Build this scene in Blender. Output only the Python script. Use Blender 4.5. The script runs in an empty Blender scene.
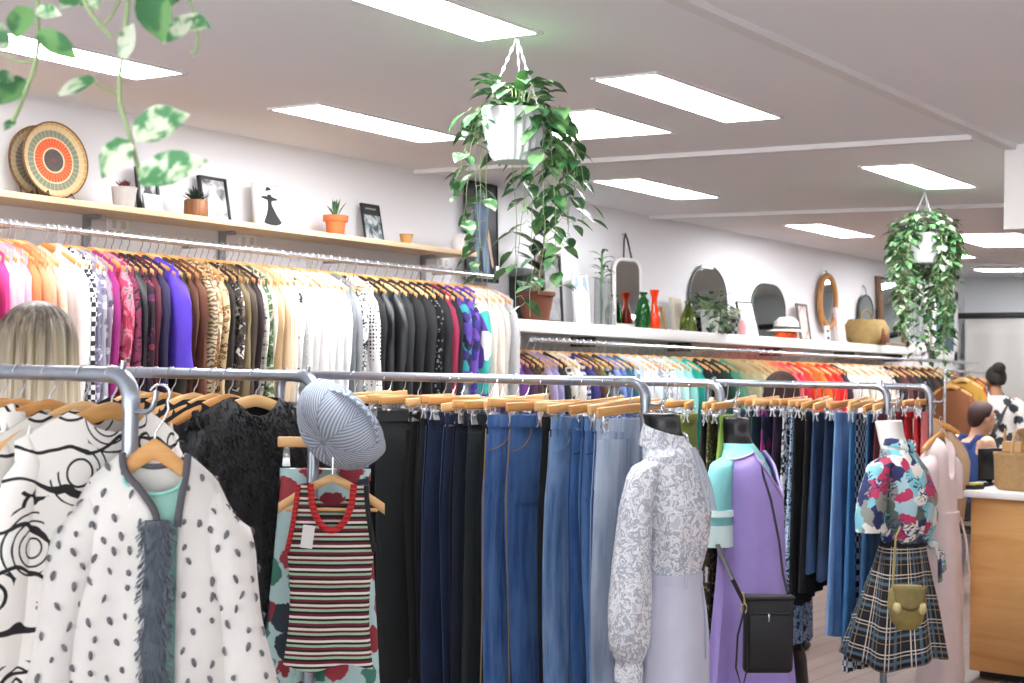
import bpy, bmesh, math, random
from mathutils import Vector, Matrix, noise
random.seed(7)
SC = bpy.context.scene
COL = SC.collection
PI = math.pi
def rnd(a, b): return random.uniform(a, b)
def clamp(x, a=0.0, b=1.0): return max(a, min(b, x))
def sm(x):
    x = clamp(x); return x*x*(3-2*x)
def lerp(a, b, t): return a+(b-a)*t

# ---------------------------------------------------------------- camera geometry
F, CX, CY, EYE = 1440.0, 512.0, 341.5, 1.56
_a, _p, _r = math.radians(36.05), math.radians(1.29), math.radians(1.09)
_f0 = Vector((math.cos(_a), math.sin(_a), 0)); _r0 = Vector((math.sin(_a), -math.cos(_a), 0))
FW = _f0*math.cos(_p)+Vector((0, 0, math.sin(_p))); _u0 = Vector((0, 0, math.cos(_p)))-_f0*math.sin(_p)
UP = _u0*math.cos(_r)-_r0*math.sin(_r); RT = _r0*math.cos(_r)+_u0*math.sin(_r)
CAM = Vector((0, 0, EYE))
def ray(px, py): return FW+RT*((px-CX)/F)-UP*((py-CY)/F)
def onY(px, py, y): R = ray(px, py); return CAM+R*(y/R.y)
def onX(px, py, x): R = ray(px, py); return CAM+R*(x/R.x)
def onD(px, py, d): return CAM+ray(px, py)*d
SL = 0.019
def ceil_z(y): return 2.64+SL*(y-4.95)
def onC(px, py):
    R = ray(px, py); t = (ceil_z(0)-EYE)/(R.z-SL*R.y); return CAM+R*t

# ---------------------------------------------------------------- mesh builder
def obj(name, me, mat, parent=None, loc=None, rot=None):
    o = bpy.data.objects.new(name, me); COL.objects.link(o)
    if mat is not None and (len(me.materials) == 0): me.materials.append(mat)
    elif mat is not None and me.materials[0] != mat:
        o.material_slots[0].link = 'OBJECT'; o.material_slots[0].material = mat
    if parent: o.parent = parent
    if loc is not None: o.location = loc
    if rot is not None: o.rotation_euler = rot
    return o
class MB:
    def __init__(s): s.bm = bmesh.new()
    def face(s, vs):
        try: return s.bm.faces.new(vs)
        except ValueError: return None
    def box(s, c, d, bev=0.0, M=None, smooth=False):
        M2 = Matrix.Translation(c) @ Matrix.Diagonal((d[0], d[1], d[2], 1))
        if M is not None: M2 = M @ M2
        r = bmesh.ops.create_cube(s.bm, size=1.0, matrix=M2)
        if bev > 0:
            es = list({e for v in r['verts'] for e in v.link_edges})
            bmesh.ops.bevel(s.bm, geom=es, offset=bev, segments=2, affect='EDGES', profile=0.5)
        return s
    def loft(s, rings, close=True, caps=True):
        R = [[s.bm.verts.new(p) for p in r] for r in rings]; n = len(R[0])
        for a, b in zip(R, R[1:]):
            for i in range(n if close else n-1):
                j = (i+1) % n; s.face((a[i], a[j], b[j], b[i]))
        if caps and close:
            s.face(R[0][::-1]); s.face(R[-1])
        return R
    def tube(s, pts, r, seg=8, caps=True, flat=None):
        pts = [Vector(p) for p in pts]; n = len(pts); rings = []; prev = None
        for i, p in enumerate(pts):
            t = (pts[min(i+1, n-1)]-pts[max(i-1, 0)])
            if t.length < 1e-9: t = Vector((0, 0, 1))
            t.normalize()
            if prev is None:
                ref = Vector((0, 0, 1)) if abs(t.z) < 0.9 else Vector((1, 0, 0))
                nn = (ref-t*ref.dot(t)).normalized()
            else:
                nn = prev-t*prev.dot(t)
                nn = nn.normalized() if nn.length > 1e-6 else t.orthogonal().normalized()
            prev = nn; bb = t.cross(nn)
            rr = r[i] if isinstance(r, (list, tuple)) else r
            fl = flat if flat else 1.0
            rings.append([p+nn*(math.cos(2*PI*k/seg)*rr)+bb*(math.sin(2*PI*k/seg)*rr*fl) for k in range(seg)])
        s.loft(rings, True, caps); return s
    def lathe(s, prof, seg=24, c=(0, 0, 0), fn=None, M=None):
        c = Vector(c); rings = []
        for (r, z) in prof:
            ring = []
            for k in range(seg):
                a = 2*PI*k/seg; rr = r*(fn(a, z) if fn else 1.0)
                p = c+Vector((rr*math.cos(a), rr*math.sin(a), z))
                ring.append(M @ p if M else p)
            rings.append(ring)
        if len(prof) == 4 and prof[0][0] > .0125: s.loft(rings+[rings[0]], True, False); bmesh.ops.remove_doubles(s.bm, verts=s.bm.verts, dist=1e-6)
        else: s.loft(rings, True, True)
        return s
    def grid(s, fn, nu, nv):
        V = [[s.bm.verts.new(fn(i/(nu-1), j/(nv-1))) for i in range(nu)] for j in range(nv)]
        uv = s.bm.loops.layers.uv.verify()
        for j in range(nv-1):
            for i in range(nu-1):
                f = s.face((V[j][i], V[j][i+1], V[j+1][i+1], V[j+1][i]))
                if f:
                    for lp, (a, b) in zip(f.loops, ((i, j), (i+1, j), (i+1, j+1), (i, j+1))): lp[uv].uv = (a/(nu-1), b/(nv-1))
        return V
    def ball(s, c, r, seg=14, rng=9, M=None):
        if not isinstance(r, (tuple, list)): r = (r, r, r)
        rings = []
        for j in range(rng+1):
            th = PI*j/rng; sr = max(math.sin(th), 0.02); ring = []
            for k in range(seg):
                a = 2*PI*k/seg
                p = Vector((r[0]*sr*math.cos(a), r[1]*sr*math.sin(a), r[2]*math.cos(th)))
                if M: p = M @ p
                ring.append(p+Vector(c))
            rings.append(ring)
        s.loft(rings, True, True); return s
    def mesh(s, name='m', smooth=True, weld=0.0):
        if weld: bmesh.ops.remove_doubles(s.bm, verts=s.bm.verts, dist=weld)
        bmesh.ops.recalc_face_normals(s.bm, faces=s.bm.faces)
        me = bpy.data.meshes.new(name); s.bm.to_mesh(me); s.bm.free()
        if smooth:
            for p in me.polygons: p.use_smooth = True
            try: me.set_sharp_from_angle(angle=math.radians(50))
            except Exception: pass
        return me
    def build(s, name, mat, parent=None, loc=None, rot=None, smooth=True, weld=0.0):
        return obj(name, s.mesh(name, smooth, weld), mat, parent, loc, rot)
LABELS = {}
def tag(o, label, cat, group=None, kind=None):
    if label: o['label'] = label
    if cat: o['category'] = cat
    if group: o['group'] = group
    if kind: o['kind'] = kind
    if label:
        n = len(label.split())
        if n > 16 or n < 4: print('LABELLEN', n, label)
        if label in LABELS and not (group and LABELS[label] == group): print('LABELDUP', label)
        LABELS[label] = group
    return o
def thing(name, label, cat, loc=(0, 0, 0), yaw=0.0, group=None, rot=None):
    o = bpy.data.objects.new(name, None); COL.objects.link(o)
    o.empty_display_size = 0.05
    o.location = loc; o.rotation_euler = rot if rot else (0, 0, yaw)
    return tag(o, label, cat, group)
def struct(name, mb, mat, smooth=False):
    o = mb.build(name, mat, smooth=smooth); o['kind'] = 'structure'; return o

# ---------------------------------------------------------------- materials
def lin(h):
    if isinstance(h, tuple): return h
    h = h.lstrip('#'); out = []
    for i in (0, 2, 4):
        c = int(h[i:i+2], 16)/255
        out.append(c/12.92 if c <= 0.04045 else ((c+0.055)/1.055)**2.4)
    return (out[0], out[1], out[2], 1.0)
class NT:
    def __init__(s, name):
        s.m = bpy.data.materials.new(name); s.m.use_nodes = True
        s.t = s.m.node_tree; s.b = s.t.nodes['Principled BSDF']; s.co = s.n('ShaderNodeTexCoord').outputs['Object']
    def n(s, ty, **kw):
        q = s.t.nodes.new(ty)
        for k, v in kw.items(): setattr(q, k, v)
        return q
    def L(s, a, b): s.t.links.new(a, b)
    def setb(s, **kw):
        for k, v in kw.items(): s.b.inputs[k.replace('_', ' ')].default_value = v
    def map(s, scale=(1, 1, 1), rot=(0, 0, 0), loc=(0, 0, 0), src=None):
        q = s.n('ShaderNodeMapping'); q.inputs['Scale'].default_value = scale; q.inputs['Rotation'].default_value = rot
        q.inputs['Location'].default_value = loc
        s.L(src or s.co, q.inputs['Vector']); return q.outputs['Vector']
    def noise(s, vec, scale, detail=3.0, rough=0.5, dist=0.0):
        q = s.n('ShaderNodeTexNoise'); q.inputs['Scale'].default_value = scale; q.inputs['Detail'].default_value = detail
        q.inputs['Roughness'].default_value = rough; q.inputs['Distortion'].default_value = dist
        s.L(vec, q.inputs['Vector']); return q.outputs['Fac']
    def vor(s, vec, scale, out='Distance', rand=1.0, feature='F1'):
        q = s.n('ShaderNodeTexVoronoi'); q.feature = feature; q.inputs['Scale'].default_value = scale
        q.inputs['Randomness'].default_value = rand
        s.L(vec, q.inputs['Vector']); return q.outputs[out]
    def wave(s, vec, scale, dist=0.0, axis='X', ty='BANDS', prof='SIN', dscale=1.0, detail=2.0):
        q = s.n('ShaderNodeTexWave'); q.wave_type = ty; q.wave_profile = prof
        if ty == 'BANDS': q.bands_direction = axis
        q.inputs['Scale'].default_value = scale; q.inputs['Distortion'].default_value = dist; q.inputs['Detail Scale'].default_value = dscale
        q.inputs['Detail'].default_value = detail
        s.L(vec, q.inputs['Vector']); return q.outputs['Fac']
    def ramp(s, fac, stops, const=False):
        q = s.n('ShaderNodeValToRGB'); cr = q.color_ramp
        if const: cr.interpolation = 'CONSTANT'
        while len(cr.elements) < len(stops): cr.elements.new(0.5)
        for e, (p, c) in zip(cr.elements, stops): e.position = p; e.color = lin(c)
        s.L(fac, q.inputs['Fac']); return q.outputs['Color']
    def mix(s, fac, a, b, mode='MIX'):
        q = s.n('ShaderNodeMix', data_type='RGBA', blend_type=mode)
        for inp, v in ((q.inputs[0], fac), (q.inputs[6], a), (q.inputs[7], b)):
            if isinstance(v, (int, float)): inp.default_value = v
            elif isinstance(v, (str, tuple)): inp.default_value = lin(v)
            else: s.L(v, inp)
        return q.outputs[2]
    def math(s, op, a, b=0.0, c=None):
        q = s.n('ShaderNodeMath', operation=op)
        for inp, v in zip(q.inputs, (a, b, c)):
            if v is None: continue
            if isinstance(v, (int, float)): inp.default_value = v
            else: s.L(v, inp)
        return q.outputs[0]
    def sep(s, vec=None):
        q = s.n('ShaderNodeSeparateXYZ'); s.L(vec or s.co, q.inputs[0]); return q.outputs
    def col(s, c):
        if isinstance(c, (str, tuple)): s.b.inputs['Base Color'].default_value = lin(c)
        else: s.L(c, s.b.inputs['Base Color'])
    def bump(s, h, strength=0.3, dist=0.002):
        q = s.n('ShaderNodeBump'); q.inputs['Strength'].default_value = strength; q.inputs['Distance'].default_value = dist
        s.L(h, q.inputs['Height']); s.L(q.outputs['Normal'], s.b.inputs['Normal'])
def shade(h, k):
    c = lin(h); return (clamp(c[0]*k), clamp(c[1]*k), clamp(c[2]*k), 1.0)
_MC = {}
def plain(name, c, rough=0.6, metal=0.0, var=0.06, scale=12.0, bump=0.0, bscale=200.0, **kw):
    key = ('plain', name, c)
    if key in _MC: return _MC[key]
    t = NT(name); f = t.noise(t.co, scale)
    t.col(t.mix(f, shade(c, 1-var), shade(c, 1+var))); t.setb(Roughness=rough, Metallic=metal, **kw)
    if bump: t.bump(t.noise(t.co, bscale), bump)
    _MC[key] = t.m; return t.m
def fab(kind, *cols, scale=1.0, rough=0.85, seed=0, sheen=0.0):
    key = (kind, cols, scale, rough, seed)
    if key in _MC: return _MC[key]
    t = NT('fabric_'+kind); c0 = cols[0]; co = t.map(loc=(seed*1.37, seed*0.71, seed*0.43)); S = scale
    c1 = cols[1] if len(cols) > 1 else shade(c0, 0.7)
    def spread(stops): # colour list -> constant ramp stops
        n = len(stops); return [(i/n, c) for i, c in enumerate(stops)]
    base = None
    if kind == 'plain': base = t.mix(t.noise(co, 14*S), shade(c0, 0.9), shade(c0, 1.06))
    elif kind == 'knit':
        base = t.mix(t.wave(t.map((1, 1, 1)), 60*S, 2.0, 'Z'), shade(c0, 0.8), shade(c0, 1.05))
    elif kind == 'denim':
        f = t.noise(t.map((30*S, 30*S, 2.2), loc=(seed, 0, 0)), 1.0, 5, 0.65); g = t.noise(co, 5*S, 4)
        base = t.mix(t.ramp(f, [(0.36, '#000000'), (0.68, '#ffffff')]), c0, c1)
        base = t.mix(t.ramp(g, [(0.48, '#000000'), (0.78, '#ffffff')]), base, c1)
    elif kind == 'stripe': # horizontal bands, object Z
        z = t.sep(co)[2]; f = t.math('FRACT', t.math('MULTIPLY', z, 10.0*S)); base = t.ramp(f, spread(cols), True)
    elif kind == 'vstripe':
        z = t.sep(co)[0]; f = t.math('FRACT', t.math('MULTIPLY', z, 10.0*S)); base = t.ramp(f, spread(cols), True)
    elif kind == 'plaid':
        o = t.sep(co); out = []
        for i, ax in enumerate((0, 2)):
            f = t.math('FRACT', t.math('MULTIPLY', o[ax], 9.0*S))
            out.append(t.ramp(f, [(0, c0), (0.22, c1), (0.27, c0), (0.36, c1), (0.41, c0), (0.55, cols[2] if len(cols) > 2 else c0), (0.74, c0), (0.86, c1), (0.89, c0)], True))
        base = t.mix(0.5, out[0], out[1]); base = t.mix(1.0, base, '#ffffff', 'MULTIPLY'); base = t.mix(0.55, base, t.mix(1.0, out[0], out[1], 'LIGHTEN'))
    elif kind == 'floral': # round blooms of random colour on a ground
        d = t.vor(co, 16*S); cc = t.vor(co, 16*S, 'Color'); r = t.n('ShaderNodeSeparateColor'); t.L(cc, r.inputs[0])
        petals = t.math('ADD', d, t.math('MULTIPLY', t.noise(co, 60*S, 2), 0.35))
        bloom = t.ramp(r.outputs[0], spread(cols[1:]), True)
        pt_ = 0.56 if seed == 0 else 0.74; base = t.mix(t.ramp(petals, [(0.0, '#ffffff'), (pt_, '#ffffff'), (pt_+.04, '#000000')]), c0, bloom)
        base = t.mix(t.math('LESS_THAN', d, 0.1), base, shade(cols[1], 0.5))
    elif kind == 'blotch': base = t.ramp(t.noise(co, 12*S, 4, 0.6, 1.2), [(0.3+0.4*i/len(cols), c) for i, c in enumerate(cols)], True)
    elif kind == 'patch':
        cc = t.vor(t.map((1, 1, 0.7), loc=(seed, 0, 0)), 14*S, 'Color'); r = t.n('ShaderNodeSeparateColor'); t.L(cc, r.inputs[0])
        base = t.ramp(r.outputs[0], spread(cols), True)
    elif kind == 'leopard':
        d = t.vor(co, 45*S); base = t.ramp(d, [(0, shade(c0, 0.7)), (0.22, c1), (0.42, c0)], True)
    elif kind == 'zebra': base = t.ramp(t.wave(co, 14*S, 7.0, 'Z', dscale=2.0), [(0, c0), (0.55, c1)], True)
    elif kind == 'dots':
        d = t.vor(co, 60*S, rand=0.25); base = t.mix(t.math('LESS_THAN', d, 0.34), c0, c1)
    elif kind == 'check':
        q = t.n('ShaderNodeTexChecker'); q.inputs['Scale'].default_value = 70*S; q.inputs['Color1'].default_value = lin(c0); q.inputs['Color2'].default_value = lin(c1)
        t.L(co, q.inputs['Vector']); base = q.outputs['Color']
    elif kind == 'scroll': # curling ink scrolls on cream
        d = t.vor(co, 7*S); ring = t.math('SINE', t.math('MULTIPLY', d, 34.0)); cc = t.vor(co, 7*S, 'Color'); r = t.n('ShaderNodeSeparateColor'); t.L(cc, r.inputs[0])
        on = t.math('MULTIPLY', t.math('GREATER_THAN', ring, 0.72), t.math('GREATER_THAN', r.outputs[0], 0.62))
        band = t.math('GREATER_THAN', t.wave(co, 2.2*S, 6.0, 'Z', dscale=1.5), 0.975)
        base = t.mix(t.math('MAXIMUM', on, band), c0, c1)
    elif kind == 'sequin':
        d = t.vor(co, 110*S, 'Color'); r = t.n('ShaderNodeSeparateColor'); t.L(d, r.inputs[0]); base = t.ramp(r.outputs[0], [(0, shade(c0, 0.5)), (0.7, c0), (0.9, c1)], True)
        t.setb(Metallic=0.5)
    elif kind == 'squiggle':
        f = t.noise(t.map((1, 1, 0.8)), 55*S, 2, 0.5, 2.5); base = t.ramp(f, [(0.4, c0), (0.5, c1), (0.6, c0)])
    t.col(base); t.setb(Roughness=rough)
    if sheen: t.setb(Sheen_Weight=sheen)
    w = t.noise(t.map((1, 1, 1)), 260, 2)
    if kind == 'knit': w = t.wave(t.co, 60*S, 2.0, 'Z')
    t.bump(w, 0.25, 0.0015)
    _MC[key] = t.m; return t.m
def wood(name, a, b, scale=1.0, rough=0.5, axis=0):
    key = ('wood', name, a, b)
    if key in _MC: return _MC[key]
    t = NT(name); sc = [22, 22, 22]; sc[axis] = 2.0
    f = t.noise(t.map(tuple(q*scale for q in sc)), 1.0, 5, 0.6, 0.8)
    t.col(t.ramp(f, [(0.3, a), (0.7, b)])); t.setb(Roughness=rough); t.bump(f, 0.1, 0.001); _MC[key] = t.m; return t.m
def glass(name, c, rough=0.03, alpha=None):
    t = NT(name); t.setb(Base_Color=lin(c), Roughness=rough, Transmission_Weight=0.9, IOR=1.35); return t.m
def mirror_mat():
    return plain('mirror_silver', '#c9d2d0', 0.03, 1.0, 0.01)
M_STEEL = plain('galvanised_steel', '#a3aab5', 0.3, 0.85, 0.08, 30)
M_CHROME = plain('bright_metal', '#d9dce0', 0.22, 0.9, 0.02)
M_HW = [wood('hanger_wood_a', '#c98f4f', '#e0ae70', axis=0), wood('hanger_wood_b', '#bb7f42', '#d59d5c', axis=0), wood('hanger_wood_c', '#d6a467', '#ecc48c', axis=0)]
M_CLIP = plain('clip_metal', '#dfe3e8', 0.25, 0.7, 0.02)
M_BLACKP = plain('black_gloss', '#131416', 0.25, 0.0, 0.05)
M_WHITE = plain('white_paint', '#e9e7e4', 0.6, 0.0, 0.015)
M_TAGW = plain('tag_paper', '#f2f1ee', 0.8)
# ---------------------------------------------------------------- the room
WY = 4.95; XB = 14.7; XF = -2.2; YR = -4.0
def wallmat(name, c, var=0.02):
    t = NT(name); t.col(t.mix(t.noise(t.co, 1.3, 4), shade(c, 1-var), shade(c, 1+var))); t.setb(Roughness=0.8); t.bump(t.noise(t.co, 120), 0.06, 0.002); return t.m
M_WALL = wallmat('wall_paint', '#e3e2e4'); M_CEIL = wallmat('ceiling_paint', '#eeeff2'); M_BACK = wallmat('back_wall_paint', '#cfd2d4')
t = NT('floor_boards')
fb = t.noise(t.map((1.2, 14, 1)), 1.0, 5, 0.6); brick = t.n('ShaderNodeTexBrick'); brick.inputs['Scale'].default_value = 1.0
brick.inputs['Brick Width'].default_value = 1.6; brick.inputs['Row Height'].default_value = 0.13; brick.inputs['Mortar Size'].default_value = 0.004
brick.inputs['Color1'].default_value = lin('#8a766d'); brick.inputs['Color2'].default_value = lin('#7c6a62'); brick.inputs['Mortar'].default_value = lin('#40302c')
t.L(t.co, brick.inputs['Vector']); t.col(t.mix(0.35, brick.outputs['Color'], t.ramp(fb, [(0.3, '#77675f'), (0.7, '#9d8c83')]))); t.setb(Roughness=0.4)
M_FLOOR = t.m
m = MB(); m.box(((XF+XB)/2, (WY+YR)/2, -0.05), (XB-XF+0.4, WY-YR+0.4, 0.1)); struct('floor', m, M_FLOOR)
m = MB()
vs = [m.bm.verts.new(p) for p in [(XF-.2, YR-.2, ceil_z(YR-.2)), (XB+.2, YR-.2, ceil_z(YR-.2)), (XB+.2, WY+.2, ceil_z(WY+.2)), (XF-.2, WY+.2, ceil_z(WY+.2))]]
vt = [m.bm.verts.new(v.co+Vector((0, 0, 0.12))) for v in vs]
m.face(vs); m.face(vt)
for i in range(4): m.face((vs[i], vs[(i+1) % 4], vt[(i+1) % 4], vt[i]))
struct('ceiling', m, M_CEIL)
m = MB(); m.box(((XF+XB)/2, WY+0.06, 1.33), (XB-XF+0.4, 0.12, 2.74)); struct('wall_left', m, M_WALL)
m = MB(); m.box((XB+0.06, (WY+YR)/2, 1.33), (0.12, WY-YR+0.2, 2.74)); struct('wall_back', m, M_BACK)
# shopfront wall behind the camera and the side wall, both with big shop windows
def windowed_wall(name, wname, axis, pos, a0, a1, w0, w1, z0, z1, n):
    def B(mb, c0, c1, zz0, zz1, th=0.12, off=0.0):
        c = (c0+c1)/2; d = c1-c0
        if axis == 'x': mb.box((pos+off, c, (zz0+zz1)/2), (th, d, zz1-zz0))
        else: mb.box((c, pos+off, (zz0+zz1)/2), (d, th, zz1-zz0))
    m = MB(); B(m, a0, w0, -.02, 2.7); B(m, w1, a1, -.02, 2.7); B(m, w0, w1, -.02, z0); B(m, w0, w1, z1, 2.7); struct(name, m, M_WALL)
    m = MB(); B(m, w0, w1, z0, z0+.05, .14); B(m, w0, w1, z1-.05, z1, .14)
    for i in range(n+1):
        c = w0+(w1-w0)*i/n; B(m, c-.03, c+.03, z0, z1, .14)
    struct(wname, m, plain('window_frame_paint', '#dddddd', 0.5))
windowed_wall('wall_front', 'window_1', 'x', XF-.06, YR-.1, WY+.1, YR+.2, WY-.3, 0.15, 2.45, 5)
m = MB(); m.box(((XF+XB)/2, YR-.06, 1.33), (XB-XF+.2, .12, 2.74)); struct('wall_right', m, M_WALL)
# panes: thin clear glass
t = NT('pane_glass'); tr = t.n('ShaderNodeBsdfTransparent'); gl = t.n('ShaderNodeBsdfGlossy'); gl.inputs['Roughness'].default_value = 0.02
mx = t.n('ShaderNodeMixShader'); mx.inputs[0].default_value = 0.06; t.L(tr.outputs[0], mx.inputs[1]); t.L(gl.outputs[0], mx.inputs[2])
t.L(mx.outputs[0], t.t.nodes['Material Output'].inputs[0]); M_PANE = t.m
m = MB(); m.box((XF-.06, (YR+WY-.1)/2, 1.3), (.006, WY-YR-.5, 2.3)); struct('window_2', m, M_PANE)
# ceiling trims
def cbox(mb, x0, x1, y0, y1, h):
    vs = []
    for dz in (0.005, -h):
        for (x, y) in ((x0, y0), (x1, y0), (x1, y1), (x0, y1)): vs.append(mb.bm.verts.new((x, y, ceil_z(y)+dz)))
    for i in range(4): mb.face((vs[i], vs[(i+1) % 4], vs[4+(i+1) % 4], vs[4+i]))
    mb.face(vs[:4]); mb.face(vs[4:])
M_TRIM = plain('trim_paint', '#e4e2e2', 0.6, 0, 0.01)
for i, (x0, x1, y0, y1) in enumerate([(5.88, 5.93, 1.96, 4.95), (8.34, 8.39, 1.93, 4.95), (12.8, 12.86, 1.93, 4.95), (XF, 6.22, 1.88, 1.93), (0.9, 0.95, 1.96, 4.95)]):
    m = MB(); cbox(m, x0, x1, y0, y1, 0.022); struct('trim_%d' % (i+1), m, M_TRIM)
m = MB(); m.box((6.9, 1.33, 2.42), (1.36, 1.2, 0.4)); struct('trim_6', m, M_WHITE)   # boxed-in duct under the ceiling
m = MB(); m.box(((XF+XB)/2, WY-.008, 0.06), (XB-XF, .016, .12)); struct('baseboard_left', m, M_WHITE)
# wall panel joints behind the upper rail
M_OUT = plain('outlet_plastic', '#efeeec', 0.5)
def outlet(px, py, lab):
    p = onY(px, py, WY-.004); t = thing('wall_outlet', lab, 'outlet', p)
    m = MB(); m.box((0, 0, 0), (.115, .008, .072), .003); m.build('face_plate', M_OUT, t)
    for s in (-1, 1):
        m = MB(); m.box((s*.025, -.0055, -.004), (.024, .004, .034), .001); m.build('socket', plain('outlet_socket_grey', '#cfcfcf', 0.5), t)  # sockets in a plain grey darker than the plate
outlet(118, 224, 'white double wall outlet under the wooden shelf below the grey pot')
outlet(247, 240, 'white double wall outlet under the wooden shelf below the black dress picture')
outlet(443, 262, 'white wall outlet under the wooden shelf near its far end')
# ---------------------------------------------------------------- ceiling lights
t = NT('light_panel'); t.setb(Emission_Color=lin('#fafbff'), Emission_Strength=35.0, Base_Color=lin('#ffffff')); M_LIGHT = t.m
def panel(x0, x1, y0, y1, lab):
    cx, cy = (x0+x1)/2, (y0+y1)/2; t = thing('ceiling_light', lab, 'ceiling light', (cx, cy, ceil_z(cy)), group='recessed ceiling light panels', rot=(math.atan(SL), 0, 0))
    w, d = x1-x0, y1-y0; m = MB()
    for (c, s) in (((0, -d/2, 0), (w+.03, .015, .014)), ((0, d/2, 0), (w+.03, .015, .014)), ((-w/2, 0, 0), (.015, d, .014)), ((w/2, 0, 0), (.015, d, .014))): m.box(c, s)
    m.build('frame', M_TRIM, t, smooth=False)
    m = MB(); m.box((0, 0, -.004), (w-.01, d-.01, .006)); m.build('diffuser', M_LIGHT, t, smooth=False)
for a in [(2.55, 3.46, 4.0, 4.26, 'long glowing light panel above the two woven plates'), (2.55, 3.53, 2.49, 2.72, 'long glowing light panel from which the ribbed white pot hangs'),
          (4.15, 5.1, 3.99, 4.26, 'long glowing light panel above the black dress picture'), (4.21, 5.18, 2.48, 2.73, 'long glowing light panel just before the first ceiling batten, beside the long beam'),
          (4.72, 5.32, 3.05, 3.66, 'square glowing light panel behind the ribbed white hanging pot'), (6.6, 7.5, 3.98, 4.28, 'long glowing light panel between the two battens on the wall side'),
          (6.6, 7.52, 2.48, 2.74, 'long glowing light panel above the far hanging basket'), (9.13, 10.08, 4.06, 4.34, 'long glowing light panel above the oval wooden mirror'),
          (10.07, 11.1, 2.9, 3.58, 'broad glowing light panel behind the far hanging basket'), (11.5, 12.1, 3.98, 4.26, 'small far glowing light panel seen beside the far hanging basket leaves'),
          (13.45, 13.75, 3.2, 4.46, 'farthest glowing light panel near the curtained back wall')]: panel(*a)
for i, x in enumerate([-0.6, 1.3, 3.4, 5.6, 8.2, 10.6]):  # unseen panels added to light the display fronts
    panel(x, x+.95, -1.2, -.94, 'added unseen light panel over the front aisle, brightening the display fronts')
# ---------------------------------------------------------------- shelves and wall rails
M_SHW = wood('shelf_pine', '#cfae84', '#e3c8a0', 0.6, 0.55, 0)
t = thing('wooden_wall_shelf', 'long light pine shelf on grey brackets high on the white wall', 'shelf', (2.0, WY, 2.21))
m = MB(); m.box((2.06, -.128, -.0125), (4.12, .25, .025), .002); m.build('board', M_SHW, t)
M_BR = plain('bracket_grey', '#8a8d91', 0.5, 0.3)
for px in (88, 224, 425, -60):
    x = onY(px, 222, WY-.02).x-2.0
    m = MB(); m.box((x, -.012, -.12), (.035, .016, .19), .002); m.box((x, -.05, -.034), (.03, .07, .016), .002); m.build('bracket', M_BR, t)
t = thing('white_wall_shelf', 'long white shelf with bottles, mirrors and plants along the far wall', 'shelf', (6.42, WY, 1.865))
m = MB(); m.box((3.1, -.155, -.035), (6.2, .305, .07), .003); m.build('board', M_WHITE, t)
m = MB(); m.box((0.02, -.155, -.2), (.04, .3, .26), .003); m.build('end_panel', M_WHITE, t)
for x in (1.0, 2.2, 3.6, 5.0, 6.1):
    m = MB(); m.box((x, -.09, -.1), (.03, .17, .06), .002); m.build('bracket', plain('dark_bracket', '#4a4c50', 0.5), t)
R1Y, R1Z, R2Y, R2Z = 4.60, 2.075, 4.60, 1.75
t = thing('wall_clothes_rail', 'chrome clothes rail under the pine shelf packed with coloured blouses', 'clothes rail', (2.0, R1Y, R1Z))
m = MB(); m.tube([(0, 0, 0), (4.13, 0, 0), (4.16, .0, .006), (4.175, 0, .03), (4.175, 0, .06)], .0125, 10); m.build('rail', M_CHROME, t)
for x in (.3, 1.35, 2.3, 3.2, 4.05):
    m = MB(); m.tube([(x, 0, .0), (x, .15, .02), (x, WY-R1Y-.004, .02)], .008, 8); m.build('support_arm', M_BR, t)
t = thing('wall_clothes_rail', 'chrome clothes rail under the white shelf with tightly packed tops', 'clothes rail', (6.5, R2Y, R2Z))
m = MB(); m.tube([(0, 0, 0), (7.6, 0, 0)], .0125, 10); m.build('rail', M_CHROME, t)
for x in (.5, 1.5, 2.7, 4.1, 5.5, 6.9):
    m = MB(); m.tube([(x, 0, .0), (x, .15, .02), (x, WY-R2Y-.004, .02)], .008, 8); m.build('support_arm', M_BR, t)
# ---------------------------------------------------------------- hangers
def arm_z(x, hw=.19): return -.056-.078*(clamp(abs(x)/hw)**1.35)
_HM = {}
def hanger_meshes(kind):
    if kind in _HM: return _HM[kind]
    d = {}
    m = MB()
    pts = [(0, 0, -.075 if kind != 'contour' else -.06), (.002, 0, -.045), (.012, 0, -.032)]
    for i in range(11):
        a = math.radians(-35+ i*21.0); pts.append((.0195*math.cos(a), 0, .0195*math.sin(a)))
    m.tube(pts, .0021, 6); d['hook'] = m.mesh('hook')
    m = MB()
    if kind == 'contour':
        rings = []
        for i in range(17):
            x = -.19+.38*i/16; z = arm_z(x); h = .036 if abs(x) < .15 else lerp(.036, .02, (abs(x)-.15)/.04); w = .013+.006*sm(abs(x)/.2)
            y = .03*(x/.21)**2; c = Vector((x, y, z)); ring = []
            for k in range(10):
                a = 2*PI*k/10; ca, sa = math.cos(a), math.sin(a)
                ring.append(c+Vector((0, w*.5*math.copysign(abs(ca)**.6, ca), h*.5*math.copysign(abs(sa)**.6, sa)-.016)))
            rings.append(ring)
        m.loft(rings); d['bar'] = m.mesh('shoulder_bar')
    else:
        m.box((0, 0, -.076), (.37, .014, .03), .004); d['bar'] = m.mesh('bar')
        m = MB()
        for sg in (-1, 1): m.loft([[(x*w, sg*(y+d), z) for (x, d) in ((-1, -.002), (1, -.002), (1, .002), (-1, .002))] for (z, y, w) in ((-.094, .017, .01), (-.112, .008, .013), (-.125, .005, .013), (-.145, .011, .015))])
        m.box((0, 0, -.114), (.016, .026, .012), .003); m.tube([(0, 0, -.09), (0, 0, -.11)], .003, 6)
        d['clip'] = m.mesh('clip')
    _HM[kind] = d; return d
_hn = 0
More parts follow.
